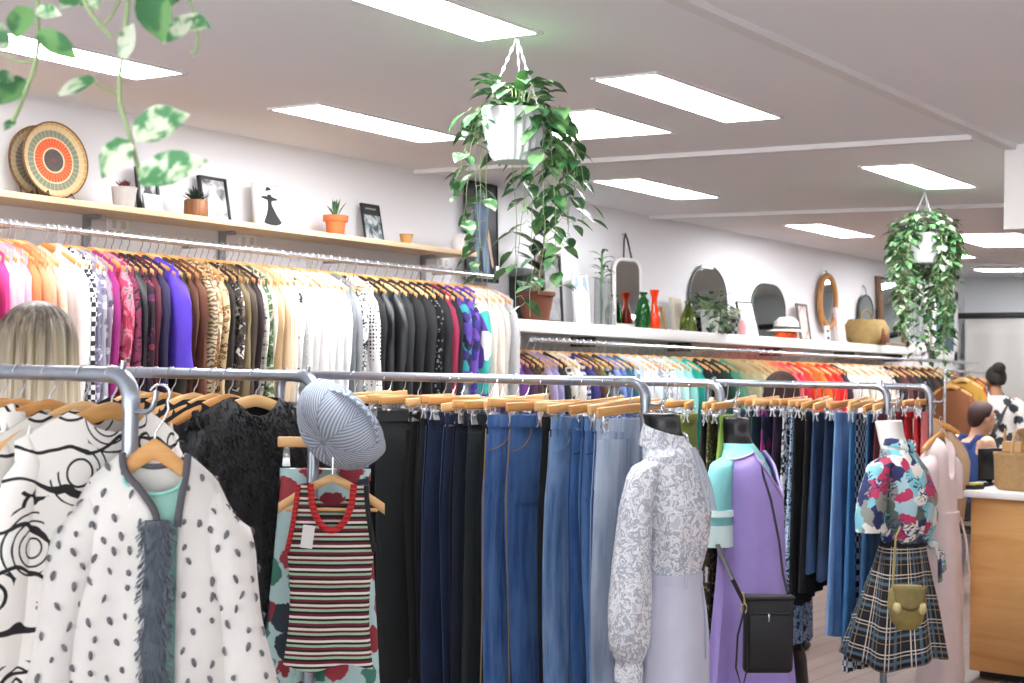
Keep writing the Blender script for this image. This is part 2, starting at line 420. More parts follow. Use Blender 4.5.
def hanger(kind, loc, yaw, what, group, tilt=0.0, full=True):
    global _hn
    _hn += 1
    hm = hanger_meshes(kind); w = M_HW[_hn % 3]
    t = thing('clothes_hanger', what, 'hanger', loc, yaw, group, rot=(0, tilt, yaw))
    obj('hook', hm['hook'], M_CHROME, t); obj('shoulder_bar' if kind == 'contour' else 'bar', hm['bar'], w, t)
    if kind != 'contour':
        for s in (-1, 1): obj('clip', hm['clip'], M_CLIP, t, (s*.15, 0, 0))
    return t
# ---------------------------------------------------------------- garment shapes (local: x across, -y front, z = 0 at the rail)
def shoulder_z(x, z0, sl, Ws): return z0-sl*(clamp((abs(x)-.03)/(Ws-.03))**1.25)
def torso(W=.23, Ws=.2, L=.62, D=.014, neck=.085, scoop=.06, flare=.0, z0=-.047, sl=.086, fold=.006, nf=3, nu=17, nv=11, seed=0, fdepth=0.0, hemw=.012, belly=0.0):
    R = random.Random(seed); ph = [R.uniform(0, 6.28) for _ in range(6)]; m = MB()
    def P(side):
        def f(u, v):
            s = -1+2*u; t = v**1.15
            w = lerp(Ws, W, sm(t/.22))+flare*t
            x0 = s*Ws; zt = shoulder_z(x0, z0, sl, Ws)
            inn = abs(x0) < neck
            if inn:
                k = 1-(x0/neck)**2
                zt = shoulder_z(neck, z0, sl, Ws)-(scoop if side < 0 else .012)*math.sqrt(k)
            zh = z0-L+hemw*math.sin(s*5+ph[0])
            z = lerp(zt, zh, t)
            e = math.sqrt(max(0.0, 1-s*s))
            d = D*(e**.8)*(.3+.7*sm(t/.12))*(1+.25*t)+(.010*e*(1-sm(t/.25)) if inn else 0.0)
            if 0 < u < 1: d += fold*e*t*(math.sin(nf*PI*s+ph[1]+side)+.6*math.sin(nf*2.3*PI*s+ph[2]+2*side+t*1.5)+ .4*math.sin(t*9+s*4+ph[3]))
            if abs(s) > .999: d = 0.0
            if v == 0 and not inn: d = min(d, .004)
            return Vector((lerp(x0, s*w, sm(t/.2)), side*max(d, 0.0)+.03*(s*Ws/.21)**2*(1-sm(t/.3)), z))
        return f
    m.grid(P(-1), nu, nv); m.grid(P(1), nu, nv)
    return m
def sleeve_mesh(side, Ws=.2, z0=-.047, sl=.086, ln=.5, r0=.048, r1=.034, flat=.4, out=.045, seed=0, seg=10):
    R = random.Random(seed); m = MB(); zt = shoulder_z(Ws, z0, sl, Ws); rings = []; N = 10 if ln > .3 else 7; p1, p2 = R.uniform(0, 6), R.uniform(0, 6)
    for i in range(N):
        t = i/(N-1); r = lerp(r0, r1, t)
        g = math.sqrt(clamp(t/.10+.02)); z = zt+.004-ln*t
        cx = side*(Ws-.022+out*sm(t/.35)+.012*math.sin(t*4+p1)*t); cy = .012*math.sin(3*t+p2)*t+.022*(1-sm(t/.3)); ring = []
        for k in range(seg):
            a = 2*PI*k/seg; wob = 1+.12*math.sin(3*a+p2+t*7)*min(1, t*3)
            ring.append((cx+r*g*math.cos(a)*wob, cy+r*flat*g*math.sin(a)*wob, z+(-.03*side*math.cos(a)*(1-sm(t/.3)) if t < .3 else 0)))
        rings.append(ring)
    m.loft(rings); return m
def collar_mesh(neck=.085, z0=-.047, sl=.086, Ws=.2, h=.035):
    zt = shoulder_z(neck, z0, sl, Ws); m = MB(); rings = []
    for i in range(15):
        a = -1.2*PI/2+ (2.4*PI/2)*i/14; x = neck*.95*math.sin(a); y = .028*math.cos(a); z = zt-.028-.03*(1-math.cos(a))*.5
        c = Vector((x, y, z)); n = Vector((math.sin(a), math.cos(a), 0))
        rings.append([c, c+Vector((0, 0, h)), c+n*.006+Vector((0, 0, h+.004)), c+n*.018+Vector((0, 0, h*.1)), c+n*.014+Vector((0, 0, -.004))])
    m.loft(rings); return m
_gs = 0
def shirt(name, label, cat, group, loc, yaw, mat, style='long', L=.62, tilt=0.0, collar=None, collar_mat=None, W=.225, Ws=.2, neck=.085, D=.014, scoop=.05, flare=0.0, placket=None, price=False, **kw):
    global _gs
    _gs += 1
    t = thing(name, label, cat, loc, yaw, group, rot=(0, tilt, yaw))
    torso(W=W, Ws=Ws, L=L, D=D, neck=neck, scoop=scoop, flare=flare, seed=_gs, **kw).build('body', mat, t, weld=1e-5)
    if style != 'none':
        for s in (-1, 1):
            ln, r0, r1, o = {'long': (.52, .05, .034, .045), 'short': (.2, .06, .065, .05), 'wide': (.42, .055, .085, .055), 'three': (.36, .052, .045, .045)}[style]
            if style == 'wide': ln = .4
            sleeve_mesh(s, Ws=Ws, ln=ln, r0=r0, r1=r1, out=o, seed=_gs*3+s).build('sleeve', mat, t)
    if collar: collar_mesh(neck, Ws=Ws).build('collar', collar_mat or mat, t)
    if placket:
        m = MB(); m.tube([(0, -D*1.35-.004, -.16-i*(L-.14)/8) for i in range(9)], .009, 6, flat=.25); m.build('button_placket', mat, t)
    if price:
        m = MB(); m.box((.06, -D-.02, -.2), (.03, .001, .05)); m.build('price_tag', M_TAGW, t, smooth=False)
    return t
def trousers(name, label, cat, group, loc, yaw, mat, L=1.02, W=.17, D=.0115, tilt=0.0, waist_mat=None, flare=0.0, seam=None, fold=.006, z0=-.13):
    global _gs
    _gs += 1
    R = random.Random(_gs); t = thing(name, label, cat, loc, yaw, group, rot=(0, tilt, yaw)); p = [R.uniform(0, 6) for _ in range(4)]
    m = MB(); rings = []
    for i in range(8):
        q = i/7; z = z0-.03-.27*q; rx = lerp(W*.95, W*1.03, sm(q))*(1-.25*sm((q-.7)/.3)); ry = lerp(D*.8, D*.9, q)*(1-.6*sm((q-.6)/.4))
        rings.append([(rx*math.cos(a), ry*math.copysign(abs(math.sin(a))**.6, math.sin(a))*(1+.18*math.sin(3*a+p[0]+q*3)), z) for a in [2*PI*k/20 for k in range(20)]])
    m.loft(rings); m.build('hips', mat, t)
    for s in (-1, 1):
        m = MB(); rings = []
        for i in range(10):
            q = i/9; z = z0-.06-(L-.06)*q; rx = lerp(W*.5, W*.44+flare, sm(q*1.1))+W*.05*sm(q*4)*(1-q); ry = D*lerp(.8, 1.15, sm(q*3))
            cx = s*(W*.5+.01*sm(q*4)-.02*q)+.014*q*math.sin(q*3+p[1]); cy = .012*math.sin(q*4+p[2]+s)
            rings.append([(cx+rx*math.cos(a), cy+ry*math.sin(a)*(1+.3*math.sin(2*a+p[3]+q*5)+.22*math.sin(5*a+p[2]-q*4)*sm(q*4)), z) for a in [2*PI*k/14 for k in range(14)]])
        m.loft(rings); m.build('trouser_leg', mat, t)
        if seam:
            m = MB(); m.tube([(s*(W*1.0+.018*sm(q*4)-.03*q)+.014*q*math.sin(q*3+p[1]), 0, z0-.04-(L-.06)*q) for q in [i/8 for i in range(9)]], .0022, 5); m.build('side_seam', seam, t)
    m = MB(); rings = []
    for (z, e) in ((z0+.008, .0), (z0+.008, .004), (z0-.034, .005), (z0-.034, .0)):
        rings.append([((W*.95+e)*math.cos(a), (D*.85+e)*math.copysign(abs(math.sin(a))**.6, math.sin(a)), z) for a in [2*PI*k/20 for k in range(20)]])
    m.loft(rings); m.build('waistband', waist_mat or mat, t)
    if seam:
        m = MB()
        m.tube([(-W*(.97-.5*math.cos(q)), -D*(.75+.7*math.cos(q)), z0-.038-.075*math.sin(q)) for q in [PI/2*i/8 for i in range(9)]], .0016, 5); m.build('pocket_edge', seam, t)
        for x in (-.8, -.3, .3, .8):
            m = MB(); m.box((W*x, -D*.6-.012, z0-.012), (.012, .006, .05), .001); m.build('belt_loop', mat, t)
    return t
def skirt(name, label, cat, group, loc, yaw, mat, L=.75, W=.15, D=.016, flare=.05, nf=5, fold=.3, tilt=0.0, z0=-.132, waist_mat=None, hem=None):
    global _gs
    _gs += 1
    R = random.Random(_gs); p = R.uniform(0, 6); t = thing(name, label, cat, loc, yaw, group, rot=(0, tilt, yaw)); m = MB(); rings = []
    def ring(q, e=0.0):
        z = z0-.03-L*q; rx = W+flare*q+e; ry = D*(1+1.5*q)+e
        return [(rx*math.cos(a)*(1+fold*.15*q*math.sin(nf*a+p)), ry*math.sin(a)*(1+fold*min(1, q*1.5)*math.sin(nf*2*a+p)), z+.008*math.sin(3*a+p)*q) for a in [2*PI*k/36 for k in range(36)]]
    for i in range(11): rings.append(ring(i/10))
    m.loft(rings); m.build('skirt_body', mat, t)
    m = MB(); m.loft([ring(0, -.0), ring(0, .004)[:], [(x, y, z+.034) for (x, y, z) in ring(0, .004)], [(x, y, z+.034) for (x, y, z) in ring(0)]]); m.build('waistband', waist_mat or mat, t)
    if hem:
        m = MB(); m.loft([ring(.93, .003), ring(.96, .006), ring(1.0, .006), ring(1.01, .002)]); m.build('hem_band', hem, t)
    return t
# ---------------------------------------------------------------- upper wall rail
def place_rail(items, railY, railZ, phrase, hphrase, group, endY, ypx, jit=2):
    """items: (px of the garment's front edge in the photo, description, noun, material, options)"""
    n = len(items)
    for i, it in enumerate(items):
        px, d, noun, mat = it[:4]; op = dict(it[4]) if len(it) > 4 else {}
        px = items[i+1][0]-1 if i < n-1 else px+8
        x = onY(px, ypx, endY).x-.012; yaw = -PI/2+math.radians(rnd(-jit, jit)+op.pop('yaw', 0)); tl = rnd(-.02, .02)
        a = items[i-1][1] if i else None; b = items[i+1][1] if i < n-1 else None
        nb = f"between the {a} and {b} ones" if a and b else (f"first before the {b} one" if b else f"last after the {a} one")
        loc = (x, railY, railZ)
        base = f"{d} {noun} {phrase}"; lab = base
        for c in (f"{base} {nb}", f"{base} beside the {b} one", f"{base} beside the {a} one", base):
            if len(c.split()) <= 16: lab = c; break
        hanger('contour', loc, yaw, f"wooden hanger holding the {d} {noun} {hphrase}", group, tl)
        zz = dict(z0=-.047)
        shirt(noun.replace(' ', '_'), lab, noun.split()[-1], 'garments '+phrase, loc, yaw, mat, tilt=tl, **op)
fp = lambda c, **k: fab('plain', c, **k)
RAIL1 = [
 (-13, 'crimson pink', 'blouse', fp('#b8306e')), (-4, 'hot pink', 'blouse', fp('#cc3a80')), (5, 'pale pink', 'blouse', fp('#e3aebb')), (14, 'blush pink', 'blouse', fp('#e6bcc6')), (23, 'lilac pink', 'blouse', fp('#cf9bb0')),
 (31, 'salmon orange', 'blouse', fp('#dd7b4a')), (40, 'soft salmon', 'blouse', fp('#e08f66')), (49, 'peach', 'blouse', fp('#e2a383')), (55, 'nude peach', 'top', fp('#e6bfa8')),
 (64, 'cream white collared', 'shirt', fp('#f3efeb'), dict(collar=True, L=.66, price=False)),
 (86, 'black and white gingham', 'shirt', fab('check', '#e7e6e6', '#28262b', scale=.8)), (92, 'grey lilac printed', 'blouse', fab('blotch', '#b9b4c3', '#7c7890', '#d6d2db')),
 (97, 'grey floral', 'blouse', fab('floral', '#a7a4ae', '#6e6a7c', '#d9d6dc', scale=1.6)), (105, 'mauve floral', 'blouse', fab('floral', '#8f7f90', '#c24a4f', '#d6c8d4', '#4b4156', scale=1.8)), (111, 'magenta', 'blouse', fp('#93246f')),
 (119, 'red and green rose print', 'blouse', fab('blotch', '#7d3044', '#b83a58', '#d77f92', '#3d6b55', scale=1.3)), (130, 'wine patterned', 'blouse', fab('blotch', '#512338', '#7d2f4e', '#20141c', scale=2)), (136, 'black satin', 'blouse', fp('#1e1a20', rough=.5)),
 (145, 'dark burgundy floral', 'blouse', fab('floral', '#2a1a24', '#8a2b44', '#5b2c5e', scale=2)), (152, 'maroon velvet', 'top', fp('#571f30')), (160, 'navy plum', 'blouse', fp('#2c2547')),
 (168, 'violet purple wide sleeved', 'blouse', fp('#5a3fc0'), dict(style='wide', L=.5)), (181, 'dark olive brown', 'shirt', fp('#3f352b')), (189, 'chocolate brown', 'shirt', fp('#5b3527')), (197, 'rust brown', 'shirt', fp('#6e4532')),
 (204, 'tan zebra print', 'blouse', fab('zebra', '#c6b596', '#6b573d', scale=1.3)), (212, 'beige floral', 'blouse', fab('blotch', '#d8c8aa', '#a67f4e', '#e9e0cc', scale=1.6)), (220, 'sand printed', 'blouse', fab('leopard', '#cdb48a', '#6f5433')),
 (228, 'charcoal brown', 'shirt', fp('#2e2926')), (235, 'black ivory print', 'blouse', fab('blotch', '#e3dcd0', '#2b2724', '#6b584a', scale=2)), (241, 'olive khaki', 'shirt', fp('#7a6b4d')), (247, 'dark taupe', 'shirt', fp('#554a3f')),
 (254, 'espresso', 'shirt', fp('#2d2021')), (261, 'black and cream plaid', 'shirt', fab('plaid', '#d8d2c4', '#2a2724', '#4d4a44', scale=2)), (266, 'dark green leaf print', 'shirt', fab('blotch', '#233226', '#4c6a46', '#c9c7b2', scale=2)),
 (271, 'oatmeal', 'blouse', fp('#d8cdb8')), (277, 'camel beige', 'blouse', fp('#cdb18a')), (283, 'warm beige', 'blouse', fp('#ddc5a4')), (289, 'ivory', 'blouse', fp('#ece5d6')),
 (296, 'white black spotted', 'blouse', fab('floral', '#efeeec', '#1c1c1e', scale=1.2)), (303, 'white lace', 'blouse', fab('squiggle', '#f2f1ef', '#d4d2cf')), (311, 'bright white', 'blouse', fp('#f5f4f2')), (320, 'milk white', 'blouse', fp('#efedea')), (328, 'snow white', 'shirt', fp('#f6f5f4')),
 (337, 'cool white', 'shirt', fp('#e9ebed')), (344, 'pearl white', 'shirt', fp('#f1f0ee')), (350, 'slate grey', 'shirt', fp('#6f7275')), (355, 'mid grey', 'shirt', fp('#86898b')), (360, 'black white leaf print', 'blouse', fab('blotch', '#e6e5e3', '#26272a', '#dedcda', '#1b1b1d', scale=2.2)),
 (368, 'black and white dotted', 'blouse', fab('dots', '#e2e1df', '#1e1e20')), (376, 'inky black', 'blouse', fp('#17171a')), (384, 'black satin wide necked', 'top', fp('#1a1b1d', rough=.45)), (393, 'black leather', 'jacket', fp('#1f2122', rough=.4)),
 (404, 'soft black', 'blouse', fp('#202124')), (414, 'plain black', 'top', fp('#141416')), (424, 'black knitted', 'top', fab('knit', '#1c1c1f')), (434, 'black sequin edged', 'top', fab('sequin', '#1a1a1c', '#8a8d90')), (442, 'black crepe', 'blouse', fp('#18181b')),
 (449, 'burgundy red', 'top', fp('#8c2443')), (455, 'midnight', 'top', fp('#17151d')), (461, 'purple and teal print', 'blouse', fab('patch', '#3a2d6b', '#5d3c94', '#2f8f96', '#1b1a33', '#56479c', scale=2.2)), (470, 'violet blue print', 'blouse', fab('patch', '#3b3080', '#6a4aa5', '#262350', scale=2.5)),
 (480, 'white colour blocked', 'top', fab('patch', '#eceae6', '#ece9e4', '#5b3f9b', '#3aa59a', '#ece9e4', scale=1.0)), (488, 'cream', 'blouse', fp('#e6ddd0')), (495, 'pale sand', 'blouse', fp('#dccfc0')), (502, 'stone grey', 'blouse', fp('#cfcac4')), (509, 'silver grey', 'blouse', fp('#b9b7b8')), ]
place_rail(RAIL1, R1Y, R1Z, 'on the upper wall rail', 'on the upper rail', 'wooden hangers on the upper wall rail', R1Y-.235, 330)
RAIL2 = [
 (522, 'grape purple', 'top', fp('#6b3c86')), (529, 'plum', 'top', fp('#4a2b4f')), (535, 'dark brown', 'top', fp('#3c2a22')), (542, 'brown leaf print', 'top', fab('blotch', '#4a352a', '#7d6650', '#2a1d17', scale=1.6)), (549, 'dusty lilac', 'top', fp('#a596b8')),
 (556, 'lavender grey', 'top', fp('#8c86ab')), (563, 'coal black', 'top', fp('#1c1a1c')), (570, 'black cream spotted', 'top', fab('floral', '#d8d2c6', '#222222', scale=1.8)), (577, 'off white', 'top', fp('#e4ded4')), (584, 'navy striped', 'top', fab('stripe', '#2a2f5a', '#b9bcd0', scale=3)),
 (591, 'indigo', 'top', fp('#33306b')), (598, 'coffee brown', 'top', fp('#4d3626')), (604, 'olive green', 'top', fp('#5d6240')), (611, 'black floral', 'top', fab('floral', '#1d1f24', '#8fa0b4', '#c9cdd4', scale=2)), (618, 'cornflower blue', 'top', fp('#6f84b8')),
 (625, 'denim blue', 'top', fp('#4a6a9c')), (632, 'deep teal', 'top', fp('#1f5a6c')), (639, 'light blue', 'top', fp('#a9bccf')), (646, 'pale grey', 'top', fp('#c4c8cd')), (654, 'ice blue', 'top', fp('#cbd6de')), (662, 'grey marble print', 'top', fab('blotch', '#c9ced4', '#8d949e', '#e2e4e7', scale=1.5)),
 (671, 'silver print', 'top', fab('blotch', '#b5bcc4', '#e5e7ea', '#7d8790', scale=1.8)), (680, 'mint', 'top', fp('#b3dcd3')), (688, 'aqua', 'top', fp('#8ccbc6')), (697, 'emerald teal', 'top', fp('#1d9c8e')), (708, 'jet black', 'top', fp('#161a1c')),
 (718, 'blackish green', 'top', fp('#1b2624')), (727, 'forest green', 'top', fp('#1f4a3a')), (735, 'sea green', 'top', fp('#58a184')), (744, 'sage', 'top', fp('#b0b592')), (752, 'pale olive', 'top', fp('#c6c49f')), (761, 'straw beige', 'top', fp('#d6c9a2')), (770, 'butter', 'top', fp('#e2d3a4')),
 (778, 'apricot', 'top', fp('#e7b48c')), (786, 'coral pink', 'top', fp('#e8786c')), (794, 'watermelon pink', 'top', fp('#e25a66')), (802, 'rose red', 'top', fp('#cf3350')), (810, 'orange red', 'top', fp('#e8502a')), (819, 'tangerine', 'top', fp('#ee6a25')),
 (829, 'scarlet', 'top', fp('#e3301f')), (838, 'bright red', 'top', fp('#d8211f')), (845, 'dark aubergine', 'top', fp('#2c1f2b')), (852, 'creamy white', 'top', fp('#ece5da')), (860, 'bone', 'top', fp('#e0d7c8')), (868, 'ecru', 'top', fp('#d8ccb8')), (876, 'chalk', 'top', fp('#e8e4de')), (884, 'linen', 'top', fp('#dcd5ca')),
 (891, 'mottled grey', 'top', fab('blotch', '#8f8a86', '#cfcac4', '#5a5654', scale=1.6)), (898, 'ebony', 'top', fp('#1b191b')), (905, 'rosewood', 'top', fp('#5a3234')), (912, 'dark wine', 'top', fp('#3a1f27')), (919, 'graphite', 'top', fp('#222326')), (926, 'onyx', 'top', fp('#121214')), (933, 'dark umber', 'top', fp('#33241f')), (941, 'raven black', 'top', fp('#19181c')),
 (948, 'grey white', 'top', fp('#bdb8b2')), (955, 'mossy brown', 'top', fp('#6a5a44')), ]
place_rail([(a, b, c, d, dict(L=.6, neck=.075)) for (a, b, c, d) in RAIL2], R2Y, R2Z, 'on the far wall rail', 'on the far rail', 'wooden hangers on the far wall rail', R2Y-.235, 372, 3)
# ---------------------------------------------------------------- pipe racks
def rack(lab, xr, ye, zr, ln, r=.0167, hook_len=.06):
    t = thing('clothes_rack', lab, 'clothes rack', (xr, ye, 0), 0, 'galvanised pipe clothes racks')
    el = .055
    m = MB(); m.tube([(0, el, zr), (0, ln-el, zr)], r, 16); m.build('rail', M_STEEL, t)
    for y, s in ((0, 1), (ln, -1)):
        m = MB(); m.tube([(0, y, .02), (0, y, zr-el)], r, 16); m.build('post', M_STEEL, t)
        m = MB(); m.tube([(0, y, zr-el-.014)]+[(0, y+s*el*(1-math.cos(a)), zr-el+el*math.sin(a)) for a in [PI/2*i/8 for i in range(9)]]+[(0, y+s*(el+.014), zr)], r*1.12, 16); e = m.build('elbow_fitting', M_STEEL, t)
        m = MB(); m.tube([(0, y+s*.03, zr+r*.6), (0, y+s*.026, zr+r+.012)], .006, 8); m.build('set_screw', M_STEEL, e)
        m = MB(); m.lathe([(.05, 0), (.05, .008), (.024, .012), (.022, .03)], 18, (0, y, 0)); f = m.build('floor_flange', M_STEEL, t)
    m = MB(); zz = zr-.075
    m.tube([(0, -r, zz), (0, -r-hook_len*.6, zz), (0, -r-hook_len*.85, zz+.008), (0, -r-hook_len, zz+.03), (0, -r-hook_len, zz+.045)], .0055, 8); m.build('display_hook', M_STEEL, t)
    return t
RA = (1.94, 2.38, 1.543); RA2 = (2.95, 2.83, 1.543); RBB = (4.19, 2.49, 1.541); RC = (5.41, 2.85, 1.535); RD = (6.50, 2.55, 1.535); RE = (7.35, 2.65, 1.532)
rack('galvanised pipe clothes rack nearest the camera, holding the cream tapestry cardigan', *RA, 1.6)
rack('galvanised pipe clothes rack with the striped cap over its end', *RA2, 1.35)
rack('galvanised pipe clothes rack filled with dark trousers and blue jeans', *RBB, 1.72)
rack('galvanised pipe clothes rack with the lime green skirt and lilac dress', *RC, 1.35)
rack('galvanised pipe clothes rack with denim skirts and the plaid skirt display', *RD, 1.5)
rack('farthest galvanised pipe clothes rack, beside the plywood counter', *RE, 1.3)
def hang(kind, rk, px, noun, d, phrase, mat, hangph, group, y=376, dx=0.0, yaw=0.0, fn=None, **op):
    p = onX(px, y, rk[0]+dx); loc = (rk[0], p.y, rk[2]-.002); yw = math.radians(yaw+rnd(-1.5, 1.5))
    lab = f"{d} {noun} {phrase}"
    hanger(kind, (loc[0], loc[1], loc[2]+(rnd(-.014, .002) if kind == 'clip' else 0)), yw+(math.radians(rnd(-11, 9)) if kind == 'clip' else 0), f"wooden hanger holding the {d} {noun} {hangph}", group, tilt=rnd(-.10, .02) if kind == 'clip' else 0.0)
    return (fn or shirt)(noun.replace(' ', '_'), lab, noun.split()[-1], None, loc, yw, mat, **op)
# rack nearest the camera
GA = 'wooden hangers on the nearest rack'
M_CREAM = '#efece6'
for px, noun, d, ph, mat, op in [
  (-28, 'jumper', 'cream ribbed', 'at the far end of the nearest rack', fab('knit', '#e4ddd0'), dict(D=.03)),
  (2, 'cardigan', 'cream and taupe squiggle knit', 'on the nearest rack behind the tapestry cardigan', fab('squiggle', '#e9e2d6', '#b7a78f'), dict(D=.03, neck=.07)),
  (20, 'jumper', 'ivory textured', 'on the nearest rack just behind the tapestry cardigan', fab('squiggle', '#efe9de', '#cfc2ad', scale=.8), dict(D=.03, neck=.07)),
  (84, 'jacket', 'grey and black patterned', 'on the nearest rack in front of the tapestry cardigan', fab('scroll', '#d9d5ce', '#232122', scale=1.5), dict(D=.022)),
  (112, 'jacket', 'black and cream scroll', 'last on the nearest rack, behind the tufted white coat', fab('scroll', '#efece6', '#1f1d1f', scale=1.6), dict(D=.022, Ws=.21)) ]:
    hang('contour', RA, px, noun, d, ph, mat, 'on the nearest rack', GA, **op)
# big tapestry cardigan: cream ground, ink scrolls, bold dark collar band
M_TAP = fab('scroll', '#efebe3', '#232126', scale=1.0)
p = onX(50, 376, RA[0]); loc = (RA[0], p.y, RA[2]-.002); yw = math.radians(-14)
hanger('contour', loc, yw, 'wooden hanger holding the cream tapestry cardigan on the nearest rack', GA)
t = shirt('cardigan', 'large cream tapestry cardigan with black scrolls and zigzags on the nearest rack', 'cardigan', None, loc, yw, M_TAP, L=.95, W=.27, Ws=.215, D=.035, neck=.075, scoop=.1)
M_INK = fp('#2a272b'); M_CRM = fp('#efece6')
m = MB(); m.tube([(.055, -.03, -.075), (.05, -.05, -.14), (.03, -.058, -.2), (.03, -.062, -.5), (.03, -.064, -.95)], .012, 8, flat=.4); m.build('front_band', M_INK, t)
m = MB(); m.tube([(-.09, -.02, -.085), (-.085, -.05, -.15), (-.07, -.056, -.22)], .03, 10, flat=.35); m.build('collar', M_CRM, t)
for (cx, cz, r) in ((-.02, -.2, .03), (-.12, -.3, .035), (-.04, -.36, .028), (.1, -.25, .03), (.14, -.42, .035)):   # embroidered spirals
    m = MB(); m.tube([(cx+r*(1-i/30)*math.cos(i*.62), -.062-.0005*i/30+.03*(cx/.21)**2, cz+r*(1-i/30)*math.sin(i*.62)) for i in range(26)], .0035, 6); m.build('embroidered_spiral', M_INK, t)
def star(cx, cz, s, mat, par):
    m = MB()
    for k in range(4):
        a = k*PI/2+PI/4; m.tube([(cx, -.068, cz), (cx+s*math.cos(a)*.55, -.068, cz+s*math.sin(a)*.55), (cx+s*math.cos(a), -.067, cz+s*math.sin(a))], [s*.1, s*.28, .002], 6, flat=.12)
    m.build('woven_star', mat, par)
star(-.1, -.62, .085, M_INK, t); star(.12, -.66, .075, M_INK, t)
for zz in (-.45, -.47, -.78):
    m = MB(); m.tube([(-.26+.52*i/24, -.058-.008*math.cos(PI*(i/24-.5)), zz+.012*math.sin(i*1.1)) for i in range(25)], .006, 6, flat=.4); m.build('woven_band', M_INK, t)
# second rack: black clothes
GB = 'wooden hangers among the black clothes'
BLK = [fp(c) for c in ('#141416', '#1b1b1e', '#18171a')]
for px, noun, d, ph, mat, op in [
  (140, 'dress', 'black crepe', 'on the second rack, nearest the white coat hook', BLK[0], dict(L=.95)),
  (156, 'jacket', 'dull black', 'on the second rack, under the first bare hanger', BLK[1], dict(L=.7)),
  (172, 'dress', 'matt black', 'on the second rack behind the black fur jacket', BLK[2], dict(L=.95)),
  (194, 'jacket', 'black tagged', 'on the second rack with a white swing tag', BLK[0], dict(L=.7, price=True)),
  (214, 'coat', 'black wool', 'on the second rack, pressed against the black fur jacket', BLK[1], dict(L=.9)),
  (229, 'dress', 'black jersey', 'on the second rack, just behind the fur jacket', BLK[2], dict(L=.95, W=.2, price=True)) ]:
    hang('contour', RA2, px, noun, d, ph, mat, 'on the second rack', GB, yaw=-8, **op)
# black fur jacket, shaggy surface
p = onX(256, 376, RA2[0]); loc = (RA2[0], p.y, RA2[2]-.002); yw = math.radians(-20)
hanger('contour', loc, yw, 'wooden hanger holding the shaggy black fur jacket on the second rack', GB)
t = thing('fur_jacket', 'shaggy black fur jacket on the second rack beside the white coat', 'jacket', loc, yw)
def shag(me, n, ln, seed):
    R = random.Random(seed); bm = bmesh.new(); bm.from_mesh(me); bm.faces.ensure_lookup_table(); mm = MB()
    for _ in range(n):
        f = bm.faces[R.randrange(len(bm.faces))]; vs = [v.co for v in f.verts]
        a, b = R.random(), R.random(); p = vs[0].lerp(vs[1], a).lerp(vs[-1].lerp(vs[2 if len(vs) > 3 else -1], a), b)
        nn = f.normal; d = (nn*.6+Vector((R.uniform(-.5, .5), R.uniform(-.5, .5), -1.0))).normalized(); q = nn.cross(d)
        if q.length < 1e-4: continue
        q = q.normalized()*(.0009 if ln < .019 else .0014); A = [mm.bm.verts.new(x) for x in (p-q, p+q, p+d*ln*.6+nn*.006, p+d*ln+nn*.002)]
        mm.face((A[0], A[1], A[2])); mm.face((A[0], A[2], A[3]))
    bm.free(); return mm.mesh('fur', False)
M_FUR = fp('#18181b', rough=.6)
mb = torso(W=.25, Ws=.2, L=.62, D=.05, neck=.06, seed=77, fold=.012); me = mb.mesh('body', True, 1e-5); obj('body', me, M_FUR, t)
fu = obj('fur', shag(me, 9000, .018, 1), M_FUR, t); fu['kind'] = 'stuff'
for s in (-1, 1):
    me = sleeve_mesh(s, ln=.52, r0=.075, r1=.06, flat=.75, seed=5).mesh('sleeve'); o = obj('sleeve', me, M_FUR, t)
    fu = obj('fur', shag(me, 3500, .018, 2), M_FUR, o); fu['kind'] = 'stuff'
